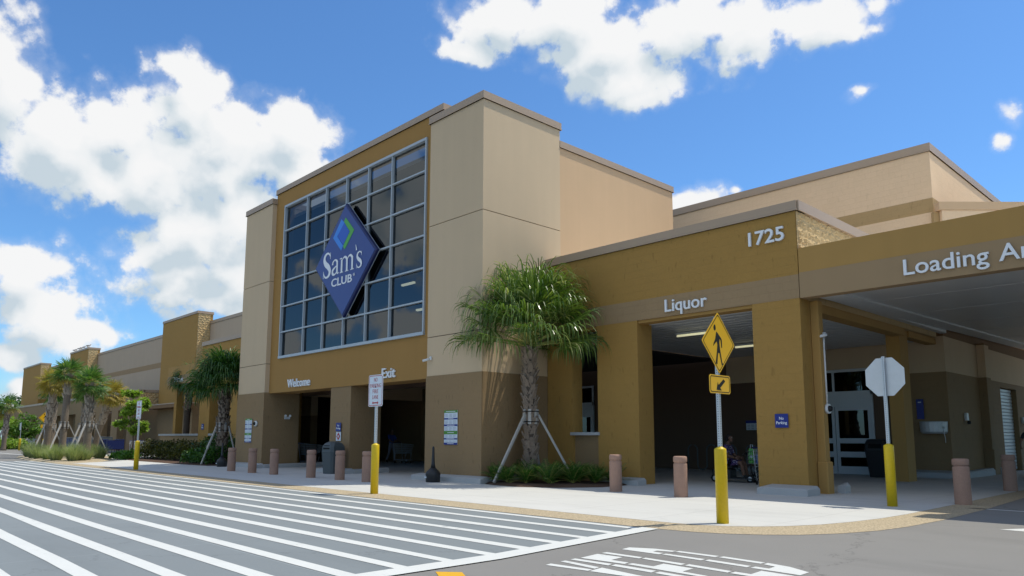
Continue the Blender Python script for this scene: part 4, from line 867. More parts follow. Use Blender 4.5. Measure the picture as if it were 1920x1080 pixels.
# ------------------------------------------------------------------ palms
def fan(mb,o,d,pet,fanL,nseg,droop,m,rnd,spread=118,stiff=.42,w=.030,pm=PET,pr=.016,steps=8,sag=.35):
    d=Vector(d).normalized(); pts=[Vector(o)]; dd=d.copy()
    for i in range(5):
        dd=(dd+Vector((0,0,-sag*.09*(1-abs(dd.z)*.5)))).normalized(); pts.append(pts[-1]+dd*pet/5)
    mb.tube([tuple(p) for p in pts],[pr*1.5,pr*1.2,pr,pr*.9,pr*.8,pr*.7],pm,5,False)
    E=pts[-1]; T=dd; Sx=T.cross(Vector((0,0,1)))
    Sx=Sx.normalized() if Sx.length>.05 else Vector((1,0,0)); roll=rnd.uniform(-.5,.5); Nn=Sx.cross(T).normalized(); Sx,Nn=Sx*math.cos(roll)+Nn*math.sin(roll),Nn*math.cos(roll)-Sx*math.sin(roll)
    dth=math.radians(2*spread/(nseg-1))
    for k in range(nseg):
        th=math.radians(-spread)+dth*k+rnd.uniform(-.3,.3)*dth
        d0=(T*math.cos(th)+Sx*math.sin(th)-Nn*.12*abs(math.sin(th))+Nn*rnd.uniform(-.06,.06)).normalized(); L=fanL*(.70+.30*math.cos(th*.75))*rnd.uniform(.82,1.1)
        side=(d0.cross(Nn)).normalized(); p=E.copy(); q=d0.copy(); prev=None; dr=droop*rnd.uniform(.6,1.3); st=stiff*rnd.uniform(.85,1.15)
        for s in range(steps+1):
            f=s/steps; r=L*f; wd=min(dth*r*.75+.002,w)*(1 if f<.5 else max(.05,(1-f)/.5)**.8)
            b=mb.add([p-side*wd*.5+Nn*(.006 if s else 0),p+side*wd*.5-Nn*(.006 if s else 0)])
            if prev is not None: mb.face((prev,prev+1,b+1,b),m)
            prev=b
            if f>=st-.001: q=(q+Vector((0,0,-1))*dr*min(.5,f-st+.16)).normalized()
            p=p+q*L/steps
def trunk(mb,pts,r,m,boots,rnd,mb_boot,bm_,z0f=0.,z1f=1.,bl=.20,bw=.10):
    pts=[Vector(p) for p in pts]; n=len(pts)-1
    def at(f): i=min(int(f*n),n-1); return pts[i].lerp(pts[i+1],f*n-i)
    rr=[]; P_=[]
    for i in range(25):
        f=i/24; P_.append(tuple(at(f))); rr.append(r*(1.18-.25*min(f*6,1)+.1*f)*(1+rnd.uniform(-.05,.05)))
    mb.tube(P_,rr,m,14)
    rows,per=boots
    for i in range(rows):
        f=z0f+(z1f-z0f)*(i+.5)/rows; c=at(f)
        for k in range(per):
            a=2*math.pi*(k+.5*(i%2))/per+rnd.uniform(-.26,.26); ca,sa=math.cos(a),math.sin(a); s=rnd.uniform(.55,1.45); o=rnd.uniform(.02,.11)*s; c=at(min(1,max(0,f+rnd.uniform(-.35,.35)/rows))); R0=r*.97
            tip=c+Vector((ca*(R0+o),sa*(R0+o),bl*.62*s)); t_=Vector((-sa,ca,0)); low=c+Vector((ca*R0*.93,sa*R0*.93,-bl*.38*s)); rad=Vector((ca,sa,0)); sk=t_*rnd.uniform(-.075,.075)
            w0,w1=bw*.75*s,bw*.34*s
            A=[low-t_*w0,low+t_*w0,tip+sk+t_*w1,tip+sk-t_*w1]; th=Vector((ca,sa,0))*-.035
            mb_boot.rings([A,[p+th for p in A]],bm_)
def palm(label,loc,pts,r,nleaf,pet,fanL,nseg,droop,leaf,seed,elev=(80,-25),boots=(26,9),bz=(.05,1.),braces=(),collar=1.85,barkm=BARK,bootm=BOOT,stiff=.42,w=.03,sag=.35,name='palm_tree',group=None,dead=0,spread=118,bl=.2,bw=.1,lift=.12):
    rnd=random.Random(seed); T=thing(name,label,'palm tree',loc,group=group); L0=Vector(loc); pts=[L0+Vector(p) for p in pts]
    a=MB(); bt=MB(); trunk(a,pts,r,barkm,boots,rnd,bt,bootm,bz[0],bz[1],bl,bw); tr=a.build('trunk',T); bt.build('leaf_boots',tr)
    top=pts[-1]; cr=MB(); ga=2.39996
    for i in range(nleaf):
        f=(i+.5)/nleaf; e=R(elev[0]+(elev[1]-elev[0])*f**.85)+rnd.uniform(-.1,.1); a_=ga*i+rnd.uniform(-.25,.25)
        d=Vector((math.cos(a_)*math.cos(e),math.sin(a_)*math.cos(e),math.sin(e))); o=top+Vector((math.cos(a_)*r*.5,math.sin(a_)*r*.5,lift*(1-f)))
        m=leaf[1] if (len(leaf)>1 and f>1-dead) else leaf[0]
        fan(cr,o,d,pet*rnd.uniform(.85,1.12),fanL*rnd.uniform(.88,1.1),nseg,droop*(1+.3*f),m,rnd,spread,stiff,w,sag=sag)
    cr.build('crown',T,fix=False)
    if braces:
        c=MB(); zc=L0.z+collar
        for k in range(7):
            a_=2*math.pi*k/7; rr=r*1.05+.035; x,y=pts[0].x+math.cos(a_)*rr,pts[0].y+math.sin(a_)*rr; t_=Vector((-math.sin(a_),math.cos(a_),0)); n_=Vector((math.cos(a_),math.sin(a_),0)); base_=Vector((x,y,zc-.22))
            q=[base_-t_*.045-n_*.018,base_+t_*.045-n_*.018,base_+t_*.045+n_*.018,base_-t_*.045+n_*.018]; c.rings([q,[p+Vector((0,0,.44)) for p in q]],WOOD)
        for dz in (-.15,.15): c.tube([(pts[0].x+math.cos(i*math.pi/10)*(r*1.05+.06),pts[0].y+math.sin(i*math.pi/10)*(r*1.05+.06),zc+dz) for i in range(21)],.014,BLK,5,False)
        c.build('brace_collar',T)
        for bx_,by_ in braces:
            c=MB(); foot=L0+Vector((bx_,by_,.0)); dirv=Vector((bx_,by_,0)).normalized(); topp=Vector((pts[0].x,pts[0].y,zc+.05))+dirv*(r*1.05+.06); t_=Vector((-dirv.y,dirv.x,0))*.036; n_=(topp-foot).cross(t_).normalized()*.03
            c.rings([[foot-t_-n_,foot+t_-n_,foot+t_+n_,foot-t_+n_],[topp-t_-n_,topp+t_-n_,topp+t_+n_,topp-t_+n_]],WOOD); c.build('brace',T)
    return T
palm('big green fan palm with drooping tips braced beside the Liquor wing',(-15.40,15.42,.06),[(0,0,0),(.0,0,1.5),(-.05,0,2.8),(-.03,0,3.95)],.172,58,1.30,1.46,42,2.7,[PALML],11,(82,4),(30,10),(.04,1.),((-.0,-1.45),(1.05,.75),(-.62,1.05)),1.86,stiff=.50,w=.040,sag=.10,lift=.3,spread=112,dead=0)
palm('dark green fan palm braced at the left tower corner',(-35.45,14.45,.04),[(0,0,0),(.0,0,1.5),(.05,0,2.7),(.1,0,3.6)],.25,56,.95,1.35,36,1.7,[PALML2],23,(86,-4),(24,9),(.05,1.),((-1.1,-.6),(.15,-1.0),(.7,.5)),1.75,barkm=BARKD,stiff=.40,w=.05,sag=.15,lift=.2)
palm('fan palm with a slim trunk standing behind the planter wall',(-49.4,17.75,.0),[(0,0,0),(.0,0,1.5),(.02,0,3.2),(.25,0,4.65)],.20,44,.62,1.05,28,1.6,[PALML2],31,(86,0),(10,8),(.62,1.),(),stiff=.40,w=.06,sag=.15)
SAB=[('tall sabal palm with a leaning trunk nearest the crossing stripes',(-52.8,11.5),(-.1,.1),5.1,.26,SABG,SABY,.22,(.72,1.),1),
 ('sabal palm with a heavily booted trunk right of the cluster',(-49.6,12.1),(-.2,0),4.35,.29,SABG,SABG,.12,(.35,1.),2),
 ('sabal palm with yellowing crown left of the tall leaning palm',(-57.6,11.6),(.5,.1),4.75,.27,SABY,SABY,.4,(.40,1.),3),
 ('sabal palm with golden fronds behind the cluster',(-57.3,13.6),(-.3,.3),4.35,.25,SABY,SABG,.5,(.5,1.),4),
 ('short sabal palm with golden fronds at the back between two trunks',(-56.9,14.3),(1.9,.4),4.0,.25,SABY,SABY,.4,(.5,1.),5),
 ('sabal palm with faded hanging fronds at the left of the cluster',(-61.2,12.6),(-1.3,.3),4.5,.25,SABY,SABG,.5,(.5,1.),6)]
for lab,(x,y),(lx,ly),h,r,m0,m1,dead,bz,sd in SAB:
    palm(lab,(x,y,.1),[(0,0,0),(lx*.2,ly*.2,h*.35),(lx*.6,ly*.6,h*.7),(lx,ly,h)],r*.80,44,.50,.66,22,.5,[m0,m1],100+sd,(88,-52),(14,8),bz,((1.0,-1.0),(-1.1,-.55),(.2,1.2)) if sd<5 else ((.9,-.9),(-1,-.5)),1.95,stiff=.5,w=.05,sag=.6,dead=dead,group='sabal palms on the grass island',bl=.30,bw=.10,barkm=SBARK,bootm=SBOOT)
palm('far sabal palm with its crown above the lawn shrubs',(-86.9,13.9,0),[(0,0,0),(.1,0,2.0),(.2,.1,4.3)],.22,24,.55,.78,18,.45,[SABG,SABY],211,(85,-40),(12,7),(.4,1.),((.9,-.9),(-.9,-.8)),1.9,stiff=.5,w=.07,sag=.6,dead=.2,bl=.3,bw=.12,barkm=SBARK,bootm=SBOOT)
palm('far sabal palm cut by the left edge of the view',(-87.3,13.0,0),[(0,0,0),(.1,0,2.0),(.1,0,3.6)],.22,24,.55,.78,18,.45,[SABG,SABY],212,(85,-40),(12,7),(.4,1.),((.9,-.9),(-.9,-.8)),1.9,stiff=.5,w=.07,sag=.6,dead=.35,bl=.3,bw=.12,barkm=SBARK,bootm=SBOOT)

# ------------------------------------------------------------------ broadleaf trees, shrubs, grasses
def leaf(mb,p,s,m,rnd,flat=.5):
    a=rnd.uniform(0,2*math.pi); e=rnd.gauss(0,flat); d=Vector((math.cos(a)*math.cos(e),math.sin(a)*math.cos(e),math.sin(e))); u=d.cross(Vector((rnd.gauss(0,.4),rnd.gauss(0,.4),1))).normalized()
    b=mb.add([p,p+d*s*.45+u*s*.27,p+d*s,p+d*s*.45-u*s*.27]); mb.face((b,b+1,b+2,b+3),m)
def clump(mb,c,r,n,s,m,rnd):
    for _ in range(n):
        v=Vector((rnd.gauss(0,1),rnd.gauss(0,1),rnd.gauss(0,1))).normalized()*rnd.random()**.45; leaf(mb,Vector(c)+Vector((v.x*r[0],v.y*r[1],v.z*r[2])),s*rnd.uniform(.7,1.3),m,rnd)
def tree(name,label,loc,trk,crowns,n,s,m,seed,cat='tree',group=None,bm_=BRN,r0=.05):
    rnd=random.Random(seed); T=thing(name,label,cat,loc,group=group); L0=Vector(loc); a=MB(); topp=L0+Vector(trk)
    a.tube([tuple(L0),tuple(L0.lerp(topp,.5)+Vector((.04,.02,0))),tuple(topp)],[r0,r0*.8,r0*.55],bm_,8); lv=MB()
    for c,r in crowns:
        c=L0+Vector(c); mid=topp.lerp(c,.5)+Vector((0,0,.08)); st_=L0.lerp(topp,rnd.uniform(.7,1)); a.tube([tuple(st_),tuple(mid),tuple(c)],[r0*.5,r0*.35,r0*.12],bm_,6); k=int(n*r[0]*r[1]*r[2])
        for _ in range(5):
            v=Vector((rnd.gauss(0,.5)*r[0],rnd.gauss(0,.5)*r[1],rnd.gauss(0,.5)*r[2])); a.tube([tuple(c),tuple(c+v)],[r0*.12,r0*.05],bm_,4)
        for _ in range(6): 
            v=Vector((rnd.uniform(-1,1)*r[0]*.75,rnd.uniform(-1,1)*r[1]*.75,rnd.uniform(-1,1)*r[2]*.7)); clump(lv,c+v,(r[0]*.45,r[1]*.45,r[2]*.42),max(6,k//6),s,m,rnd)
    a.build('trunk',T); lv.build('crown',T,fix=False); return T
tree('young_tree','small bright green street tree before the brown wall',(-46.7,13.75,.05),(.05,0,1.7),[((.1,0,3.6),(.75,.7,.38)),((-.75,.1,2.9),(.55,.5,.30)),((.8,-.2,3.05),(.55,.5,.34)),((-.2,.4,3.2),(.5,.5,.3)),((-1.0,-.1,2.05),(.75,.6,.28)),((.9,.1,1.85),(.7,.6,.30)),((.1,-.3,2.5),(.6,.5,.3)),((.2,0,1.55),(.4,.4,.22))],5200,.20,TREEL,5,r0=.055)
tree('shrub_tree','round mid green bushy tree on the far lawn',(-98.3,17.7,0),(0,0,1.2),[((0,0,2.4),(1.9,1.7,1.1)),((-1.5,.4,2.0),(1.3,1.3,.9)),((1.6,0,2.3),(1.5,1.3,1.1)),((.4,0,3.3),(1.3,1.2,.7)),((.6,-.6,1.2),(1.8,1.2,.6))],260,.30,SHRUBL,6,r0=.09)
tree('shrub_tree','paler bushy tree left of the round tree on the lawn',(-100.5,16.5,0),(0,0,1.2),[((0,0,2.4),(1.9,1.7,1.1)),((-1.5,.4,2.0),(1.3,1.3,.9)),((1.6,0,2.3),(1.5,1.3,1.1)),((.4,0,3.0),(1.3,1.2,.7))],240,.30,TREEL,8,r0=.09)
for i,(x,y,h,l) in enumerate(((-148,24.6,8.6,'dark evergreen crown rising behind the far palms'),(-150,22.4,7.4,'dark tree at the left behind the white fence'),(-147,26.6,7.6,'lower dark tree next to the far corner of the store'),(-158,21.4,9.2,'dark tree farthest left beyond the lawn'))):
    tree('far_tree',l,(x,y,0),(0,0,h*.4),[((0,0,h*.62),(3.2,3,h*.26)),((-2.6,0,h*.5),(2.4,2.4,h*.2)),((2.6,0,h*.48),(2.4,2.4,h*.22)),((.5,0,h*.85),(1.8,1.8,h*.14))],26,.7,DTREE,40+i,group='dark trees beyond the far lawn',r0=.22)
def hedge(name,label,pts,h,n,s,m,seed,cat='hedge'):
    rnd=random.Random(seed); b=MB(); st_=MB(); (x0,y0,x1,y1)=pts; T=thing(name,label,cat,((x0+x1)/2,(y0+y1)/2,0))
    for _ in range(n):
        x=rnd.uniform(x0,x1); y=rnd.uniform(y0,y1); hh=h*(.82+.18*math.sin(x*2.1)+.12*math.sin(x*5.3+y*3)); edge=min(1,min(x-x0,x1-x,(y-y0)*1.3,(y1-y)*1.3)/.35); z=.08+hh*max(.2,edge**.5)*rnd.random()**.45
        leaf(b,Vector((x,y,z)),s*rnd.uniform(.7,1.4),m,rnd,.7)
    for _ in range(60):
        x=rnd.uniform(x0+.2,x1-.2); y=rnd.uniform(y0+.2,y1-.2); st_.tube([(x,y,0),(x+rnd.uniform(-.15,.15),y+rnd.uniform(-.15,.15),h*.7)],[.015,.006],BRN,4)
    b.build('foliage',T,fix=False); st_.build('stems',T); return T
hedge('clipped_hedge','long olive hedge in front of the planter wall',(-48.3,14.3,-38.4,16.3),1.0,12000,.13,HEDGE,3)
hedge('leafy_shrub','dark green shrub at the foot of the left palm',(-38.2,13.5,-34.6,15.6),.72,4200,.15,FERN,4,'shrub')
hedge('leafy_shrub','taller dark shrub between the hedge and the left palm',(-40.2,14.6,-36.6,16.4),1.35,4200,.16,PALML2,9,'shrub')
hedge('ground_cover','low bright green ground cover at the foot of the small tree',(-48.6,13.0,-46.2,14.1),.40,1400,.16,GCOV,5,'plant')
hedge('lawn_hedge','low pale green hedge along the far lawn',(-96.5,14.4,-92.6,17.3),.95,2600,.26,TREEL,6)
def grassclump(T,h,n,rad,seed):
    rnd=random.Random(seed); b=MB()
    for _ in range(n):
        a=rnd.uniform(0,2*math.pi); r0=rad*.35*rnd.random()**.5; p=Vector((math.cos(a)*r0,math.sin(a)*r0,.0)); a+=rnd.gauss(0,.5); L=h*rnd.uniform(.7,1.15); e=R(rnd.uniform(48,86)); d=Vector((math.cos(a)*math.cos(e),math.sin(a)*math.cos(e),math.sin(e))); s=Vector((-math.sin(a),math.cos(a),0)); prev=None
        for k in range(5):
            f=k/4; w=.011*(1-f*.92); q=b.add([p-s*w,p+s*w])
            if prev is not None: b.face((prev,prev+1,q+1,q),GRASS)
            prev=q; p=p+d*L/4; d=(d+Vector((0,0,-.20*f*2))).normalized()
    return b.build('blades',T,world=False,fix=False)
GC=[(-58.2,10.9),(-54.4,10.1),(-51.2,9.75),(-49.3,9.6),(-47.0,9.55),(-45.2,9.6),(-43.9,10.1),(-45.0,11.0),(-48.0,11.2),(-52.6,10.9),(-56.4,11.4),(-60.6,12.7),(-47.6,12.3),(-50.6,12.6),(-54.0,13.2),(-44.2,10.6)]
g0=None
for i,(x,y) in enumerate(GC):
    lab='tufted green muhly grass clump growing on the palm island'
    if i==0:
        g0=thing('grass_clump',lab,'grass clump',(x,y,.05),0,'grass clumps on the palm island'); grassclump(g0,.80,520,.5,1); o=g0
    else: o=copy_tree(g0); o.location=(x,y,.05)
    rnd=random.Random(i); o.rotation_euler=(0,0,rnd.uniform(0,6)); s=rnd.uniform(.75,1.2); o.scale=(s*1.1,s*1.1,s)
# ferny plants of the palm bed
def fernplant(T,seed,n=20,L=.62):
    rnd=random.Random(seed); b=MB(); st_=MB()
    for i in range(n):
        a=2.4*i+rnd.uniform(-.3,.3); e=R(rnd.uniform(25,80)); d=Vector((math.cos(a)*math.cos(e),math.sin(a)*math.cos(e),math.sin(e))); p=Vector((0,0,.02)); s=Vector((-math.sin(a),math.cos(a),0)); pts=[p.copy()]; l=L*rnd.uniform(.75,1.15)
        for k in range(14):
            p=p+d*l/14; d=(d+Vector((0,0,-.075))).normalized(); pts.append(p.copy())
            if k>1:
                w=.13*math.sin(math.pi*min(1,(k+1)/14.5))**.7+.02
                for sg in (-1,1):
                    t_=p+(s*sg*.9+d*.45+Vector((0,0,.12)))*w; q=b.add([p,p+d*.022+s*sg*w*.5+Vector((0,0,.03*w)),t_,p-d*.006+s*sg*w*.5]); b.face((q,q+1,q+2,q+3),FERN)
        st_.tube([tuple(x) for x in pts[::2]],.004,PET,4,False)
    b.build('fronds',T,world=False,fix=False); st_.build('stems',T,world=False,fix=False)
FP=[(-15.6,14.25),(-15.05,14.15),(-14.4,14.25),(-14.75,14.75),(-15.75,14.8),(-13.9,14.6),(-13.5,15.15),(-14.15,15.2),(-13.2,15.7),(-13.85,15.8),(-13.05,16.3),(-14.5,15.7),(-13.7,16.4),(-14.3,16.3),(-15.8,15.5),(-14.9,16.4)]
f0=None
for i,(x,y) in enumerate(FP):
    if i==0: f0=thing('fern_plant','low feathery green plant in the bed around the big palm','plant',(x,y,.06),0,'feathery plants in the palm bed'); fernplant(f0,2); o=f0
    else: o=copy_tree(f0); o.location=(x,y,.06)
    rnd=random.Random(50+i); o.rotation_euler=(0,0,rnd.uniform(0,6)); s=rnd.uniform(1.0,1.35); o.scale=(s,s,s*.72)
# white fence at the far left
T=thing('picket_fence','low white fence on the far lawn by the left edge','fence',(-104,17.5,0)); b=MB()
for i in range(14): b.box(-104,-103.95,15.6+.3*i,15.85+.3*i,.1,1.2,WHITE)
b.build('boards',T); b=MB()
for z in (.35,1.0): b.box(-104.07,-104.002,15.5,19.9,z,z+.1,WHITE)
b.build('rails',T)

# ------------------------------------------------------------------ bike rack, carts
T=thing('bike_rack','galvanised hoop bicycle rack inside the Liquor opening','bike rack',(-16.0,26.0,0)); b=MB()
pts=[]
for i in range(4):
    x=-16.9+.86*i
    pts+=[(x,26,.0 if i==0 else .18)]+[(x,26,.82)]+[(x+.22+.22*math.cos(math.pi-a),26,.82+.22*math.sin(a)) for a in [k*math.pi/6 for k in range(1,6)]]+[(x+.44,26,.82),(x+.44,26,.22)]
    if i<3: pts+=[(x+.44+.21+.21*math.cos(math.pi+a),26,.22-.17*math.sin(a)) for a in [k*math.pi/6 for k in range(1,6)]]
pts+=[(pts[-1][0],26,0)]
b.tube(pts,.028,CARTG,8); b.build('hoops',T); b=MB()
for x in (-16.9,pts[-1][0]): b.lathe([(.09,0),(.09,.012)],GALV,(x,26,.006),14)
b.build('foot_plates',T)
def cart(T,wm=CHROME,plastic=CARTB,filled=False):
    """shopping trolley, handle at -X, nose at +X"""
    b=MB()
    lo=[(-.36,-.22,.50),(.42,-.17,.56),(.42,.17,.56),(-.36,.22,.50)]; hi=[(-.45,-.28,1.0),(.50,-.23,.93),(.50,.23,.93),(-.45,.28,1.0)]
    lerp=lambda p,q,f:tuple(a+(c-a)*f for a,c in zip(p,q))
    for f in (0,.25,.5,.75,1):
        r=[lerp(p,q,f) for p,q in zip(lo,hi)]
        for i in range(4): b.tube([r[i],r[(i+1)%4]],.006 if f not in (0,1) else .010,wm,5)
    for i in range(4):
        n=16 if i%2==0 else 9
        for k in range(n+1): b.tube([lerp(lo[i],lo[(i+1)%4],k/n),lerp(hi[i],hi[(i+1)%4],k/n)],.0045,wm,4,False)
    for k in range(9): b.tube([lerp(lo[0],lo[3],k/8),lerp(lo[1],lo[2],k/8)],.0045,wm,4,False)
    loc_build(b,'basket',T)
    b=MB()
    for s in (-1,1): b.tube([(-.5,s*.27,1.02),(-.44,s*.27,.6),(-.38,s*.26,.18),(.45,s*.17,.16)],.015,wm,8); b.tube([(-.38,s*.26,.5),(.42,s*.17,.5)],.012,wm,6); b.tube([(.30,s*.19,.16),(.40,s*.17,.54)],.012,wm,6)
    b.tube([(-.38,-.26,.18),(-.38,.26,.18)],.012,wm,6); b.tube([(.45,-.17,.16),(.45,.17,.16)],.012,wm,6); loc_build(b,'frame',T)
    b=MB(); b.tube([(-.52,-.28,1.03),(-.52,.28,1.03)],.018,plastic,10); loc_build(b,'handle',T)
    for x,y in ((-.36,-.25),(-.36,.25),(.42,-.16),(.42,.16)):
        b=MB(); b.tube([(x-.03,y-.013,.062),(x-.03,y+.013,.062)],.06,RUB,14); w=loc_build(b,'wheel',T); b=MB(); b.tube([(x-.03,y,.062),(x,y,.17)],.014,wm,6); b.build('caster_fork',w,world=False)
CARTS=[((-31.25,22.1,.006),0.1,'dim shopping cart pushed by the person in blue inside the Exit doorway'),((-32.2,17.4,.006),1.57,'dark shopping cart standing just inside the Welcome doorway')]
c0=None
for loc,rz,lab in CARTS:
    if c0 is None: c0=thing('shopping_cart',lab,'shopping cart',loc,rz,'shopping carts'); cart(c0); o=c0
    else: o=copy_tree(c0); o.location=loc; o.rotation_euler=(0,0,rz); o['label']=lab
for i,(loc,rz,lab) in enumerate((((-52.6,15.9,.05),0,'grey nose of a shopping cart row beyond the planter wall'),((-52.1,15.9,.05),0,'second cart nested in the row beyond the planter wall'),((-53.1,15.9,.05),0,'rearmost cart of the row beyond the planter wall'))):
    o=copy_tree(c0); o.location=loc; o.rotation_euler=(0,0,rz); o['label']=lab; o['group']='carts nested beyond the planter wall'
# flat carts of garden goods by the open bays
def tub(name,label,loc,m,m2,L,Wd,H):
    T=thing(name,label,'cart corral',loc); b=MB(); x,y,_=loc
    for s in (0,1): b.box(x,x+L,y+s*(Wd-.05),y+s*(Wd-.05)+.05,.35,H,m)
    for s in (0,1): b.box(x+s*(L-.05),x+s*(L-.05)+.05,y+.051,y+Wd-.051,.35,H,m2)
    b.box(x+.05,x+L-.05,y+.05,y+Wd-.05,.30,.35,m2); b.build('panels',T); b=MB()
    for i in range(5):
        for s in (0,1): b.box(x+.03+(L-.12)*i/4,x+.10+(L-.12)*i/4,y+s*(Wd+.003)-.03*(1-s),y+s*(Wd+.003)+.03*s,0,H+.06,m2)
    for s in (0,1): b.tube([(x,y+s*Wd,H+.05),(x+L,y+s*Wd,H+.05)],.035,m2,8)
    b.build('rails',T)
tub('cart_corral','blue sided cart corral behind the booted palm trunk',(-78.3,17.0,0),CARTB,CARTG,5.2,1.4,1.2)
tub('cart_corral','grey sided cart corral between palm trunk and the open bays',(-72.9,16.9,0),CARTG,CARTG,5.1,1.5,1.25)
tub('cart_corral','dark blue cart corral in front of the open bay pillars',(-68.6,17.6,0),CARTB,CARTB,2.6,1.2,1.05)
# ------------------------------------------------------------------ people
def human(name,label,loc,rotz,J,cloth,hairm,skin,fat=1.,dress=False,hair_long=False,cap_=None,group=None):
    """J: joint positions facing +X; one skinned surface from pelvis to toes and wrists, head and hands merged into the same mesh"""
    bm=bmesh.new(); lay=bm.verts.layers.skin.verify(); V={}
    rad=dict(pelvis=(.145,.125),waist=(.125,.105),chest=(.155,.115),neck0=(.075,.07),neck=(.056,.056),skull=(.06,.06),shL=(.07,.065),shR=(.07,.065),elL=(.046,.046),elR=(.046,.046),wrL=(.030,.026),wrR=(.030,.026),hpL=(.10,.095),hpR=(.10,.095),knL=(.063,.063),knR=(.063,.063),akL=(.042,.042),akR=(.042,.042),toL=(.038,.032),toR=(.038,.032))
    for k,p in J.items():
        v=bm.verts.new(p); V[k]=v; r=rad[k]; v[lay].radius=(r[0]*fat,r[1]*fat); v[lay].use_root=(k=='pelvis')
    E=[('pelvis','waist'),('waist','chest'),('chest','neck0'),('neck0','neck'),('neck','skull')]
    for s in 'LR': E+=[('chest','sh'+s),('sh'+s,'el'+s),('el'+s,'wr'+s),('pelvis','hp'+s),('hp'+s,'kn'+s),('kn'+s,'ak'+s),('ak'+s,'to'+s)]
    for a,c in E: bm.edges.new((V[a],V[c]))
    me=bpy.data.meshes.new('sk'); bm.to_mesh(me); bm.free(); o=bpy.data.objects.new('sk',me); COL.objects.link(o)
    md=o.modifiers.new('s','SKIN'); md.use_smooth_shade=True; o.modifiers.new('u','SUBSURF').levels=2; o.modifiers['u'].render_levels=2
    dg=bpy.context.evaluated_depsgraph_get(); dg.update(); sk=bpy.data.meshes.new_from_object(o.evaluated_get(dg)); bpy.data.objects.remove(o)
    b=MB(); base_=b.add([v.co[:] for v in sk.vertices])
    segs=[(Vector(J[a]),Vector(J[c]),a,c) for a,c in E]
    def mfor(p):
        best=None
        for a,c,na,nc in segs:
            t_=max(0,min(1,(p-a).dot(c-a)/max((c-a).length_squared,1e-9))); d=(p-a-(c-a)*t_).length
            if best is None or d<best[0]: best=(d,na,nc,t_)
        _,na,nc,t_=best; k=nc
        if k in('neck','skull'): return skin
        if k[:2]=='wr': return cloth.get('sleeve',skin)
        if k[:2]=='el': return cloth['top'] if t_<cloth.get('sleeve_len',.75) else cloth.get('sleeve',skin)
        if k[:2] in('kn',): return cloth['leg'] if t_<cloth.get('leg_len',2) else skin
        if k[:2]=='ak': return cloth['leg'] if cloth.get('leg_len',2)>1 else skin
        if k[:2]=='to': return SHOE
        if k[:2]=='hp': return cloth['leg']
        if k=='waist' and t_<.3: return cloth['leg']
        return cloth['top']
    for p in sk.polygons: b.face([base_+i for i in p.vertices],mfor(p.center),True)
    # head
    H=Vector(J['skull'])+Vector((.018,0,.075)); hs=J.get('_',1)
    def hp(x,y,z): return H+Vector((x,y,z))
    rs=[]
    prof=[(-.115,.028,.03,.055),(-.105,.05,.048,.045),(-.075,.066,.058,.022),(-.04,.080,.068,.008),(0,.091,.073,0),(.04,.095,.075,-.004),(.075,.086,.069,-.008),(.10,.062,.050,-.010),(.115,.02,.018,-.012)]
    for z,rx,ry,ox in prof: rs.append([tuple(hp(ox+rx*math.cos(2*math.pi*k/16),ry*math.sin(2*math.pi*k/16),z)) for k in range(16)])
    b.rings(rs,skin,True,True)
    b.rings([[tuple(hp(*p)) for p in q] for q in ([(.085,-.008,.02),(.085,.008,.02),(.088,.006,.03),(.088,-.006,.03)],[(.112,-.016,-.022),(.112,.016,-.022),(.117,.008,-.01),(.117,-.008,-.01)],[(.083,-.014,-.03),(.083,.014,-.03),(.085,.008,-.03),(.085,-.008,-.03)])],skin,True,True)
    for s in (-1,1):
        b.ellipsoid(tuple(hp(.082,s*.031,.012)),(.010,.014,.008),EYEW,8,5); b.ellipsoid(tuple(hp(.090,s*.031,.012)),(.004,.006,.006),HAIR,6,4); b.ellipsoid(tuple(hp(.0,s*.075,-.005)),(.018,.009,.032),skin,8,5)
        b.ellipsoid(tuple(hp(.087,s*.031,.032)),(.006,.018,.004),hairm,6,4)
    b.ellipsoid(tuple(hp(.088,0,-.062)),(.010,.024,.007),LIP,8,5)
    # hands: palm, four bent fingers, a thumb
    for s,sg in (('L',1),('R',-1)):
        w=Vector(J['wr'+s]); d=(w-Vector(J['el'+s])).normalized(); side=Vector((0,0,1)) if abs(d.z)<.6 else Vector((1,0,0)); u=(side-d*side.dot(d)).normalized(); n_=d.cross(u)*sg
        pal=w+d*.045; rot=Matrix((d,u,d.cross(u))).transposed(); b.ellipsoid(tuple(pal),(.052,.040,.016),skin,10,6,rot)
        for i,(off,L) in enumerate(((.029,.072),(.010,.080),(-.010,.076),(-.028,.060))):
            p0=w+d*.085+u*off; p1=p0+d*L*.45+n_*.012; p2=p1+d*L*.28+n_*.022; p3=p2+d*L*.10+n_*.024; b.tube([tuple(p0-d*.015),tuple(p0),tuple(p1),tuple(p2),tuple(p3)],[.0088,.009,.0082,.0072,.005],skin,6)
        q0=w+d*.03+u*.034; b.tube([tuple(q0-u*.012),tuple(q0+u*.018+d*.02),tuple(q0+u*.026+d*.05+n_*.012),tuple(q0+u*.022+d*.066+n_*.02)],[.011,.011,.009,.006],skin,6)
    T=thing(name,label,'person',loc,rotz,group); loc_build(b,'body',T)
    h=MB(); rs=[]
    for z,k in ((-.055,1.09),(-.02,1.12),(.03,1.12),(.07,1.13),(.10,1.14),(.122,.9),(.13,.3)):
        i=min(range(len(prof)),key=lambda q:abs(prof[q][0]-min(z,.1))); _,rx,ry,ox=prof[i]; cut=.35 if z<.045 else 2
        ring=[]
        for k_ in range(16):
            x=rx*k*math.cos(2*math.pi*k_/16); ring.append(tuple(hp(ox-.006+min(x,rx*cut*.55 if z<.045 else 9),ry*k*math.sin(2*math.pi*k_/16),z)))
        rs.append(ring)
    h.rings(rs,hairm,True,True)
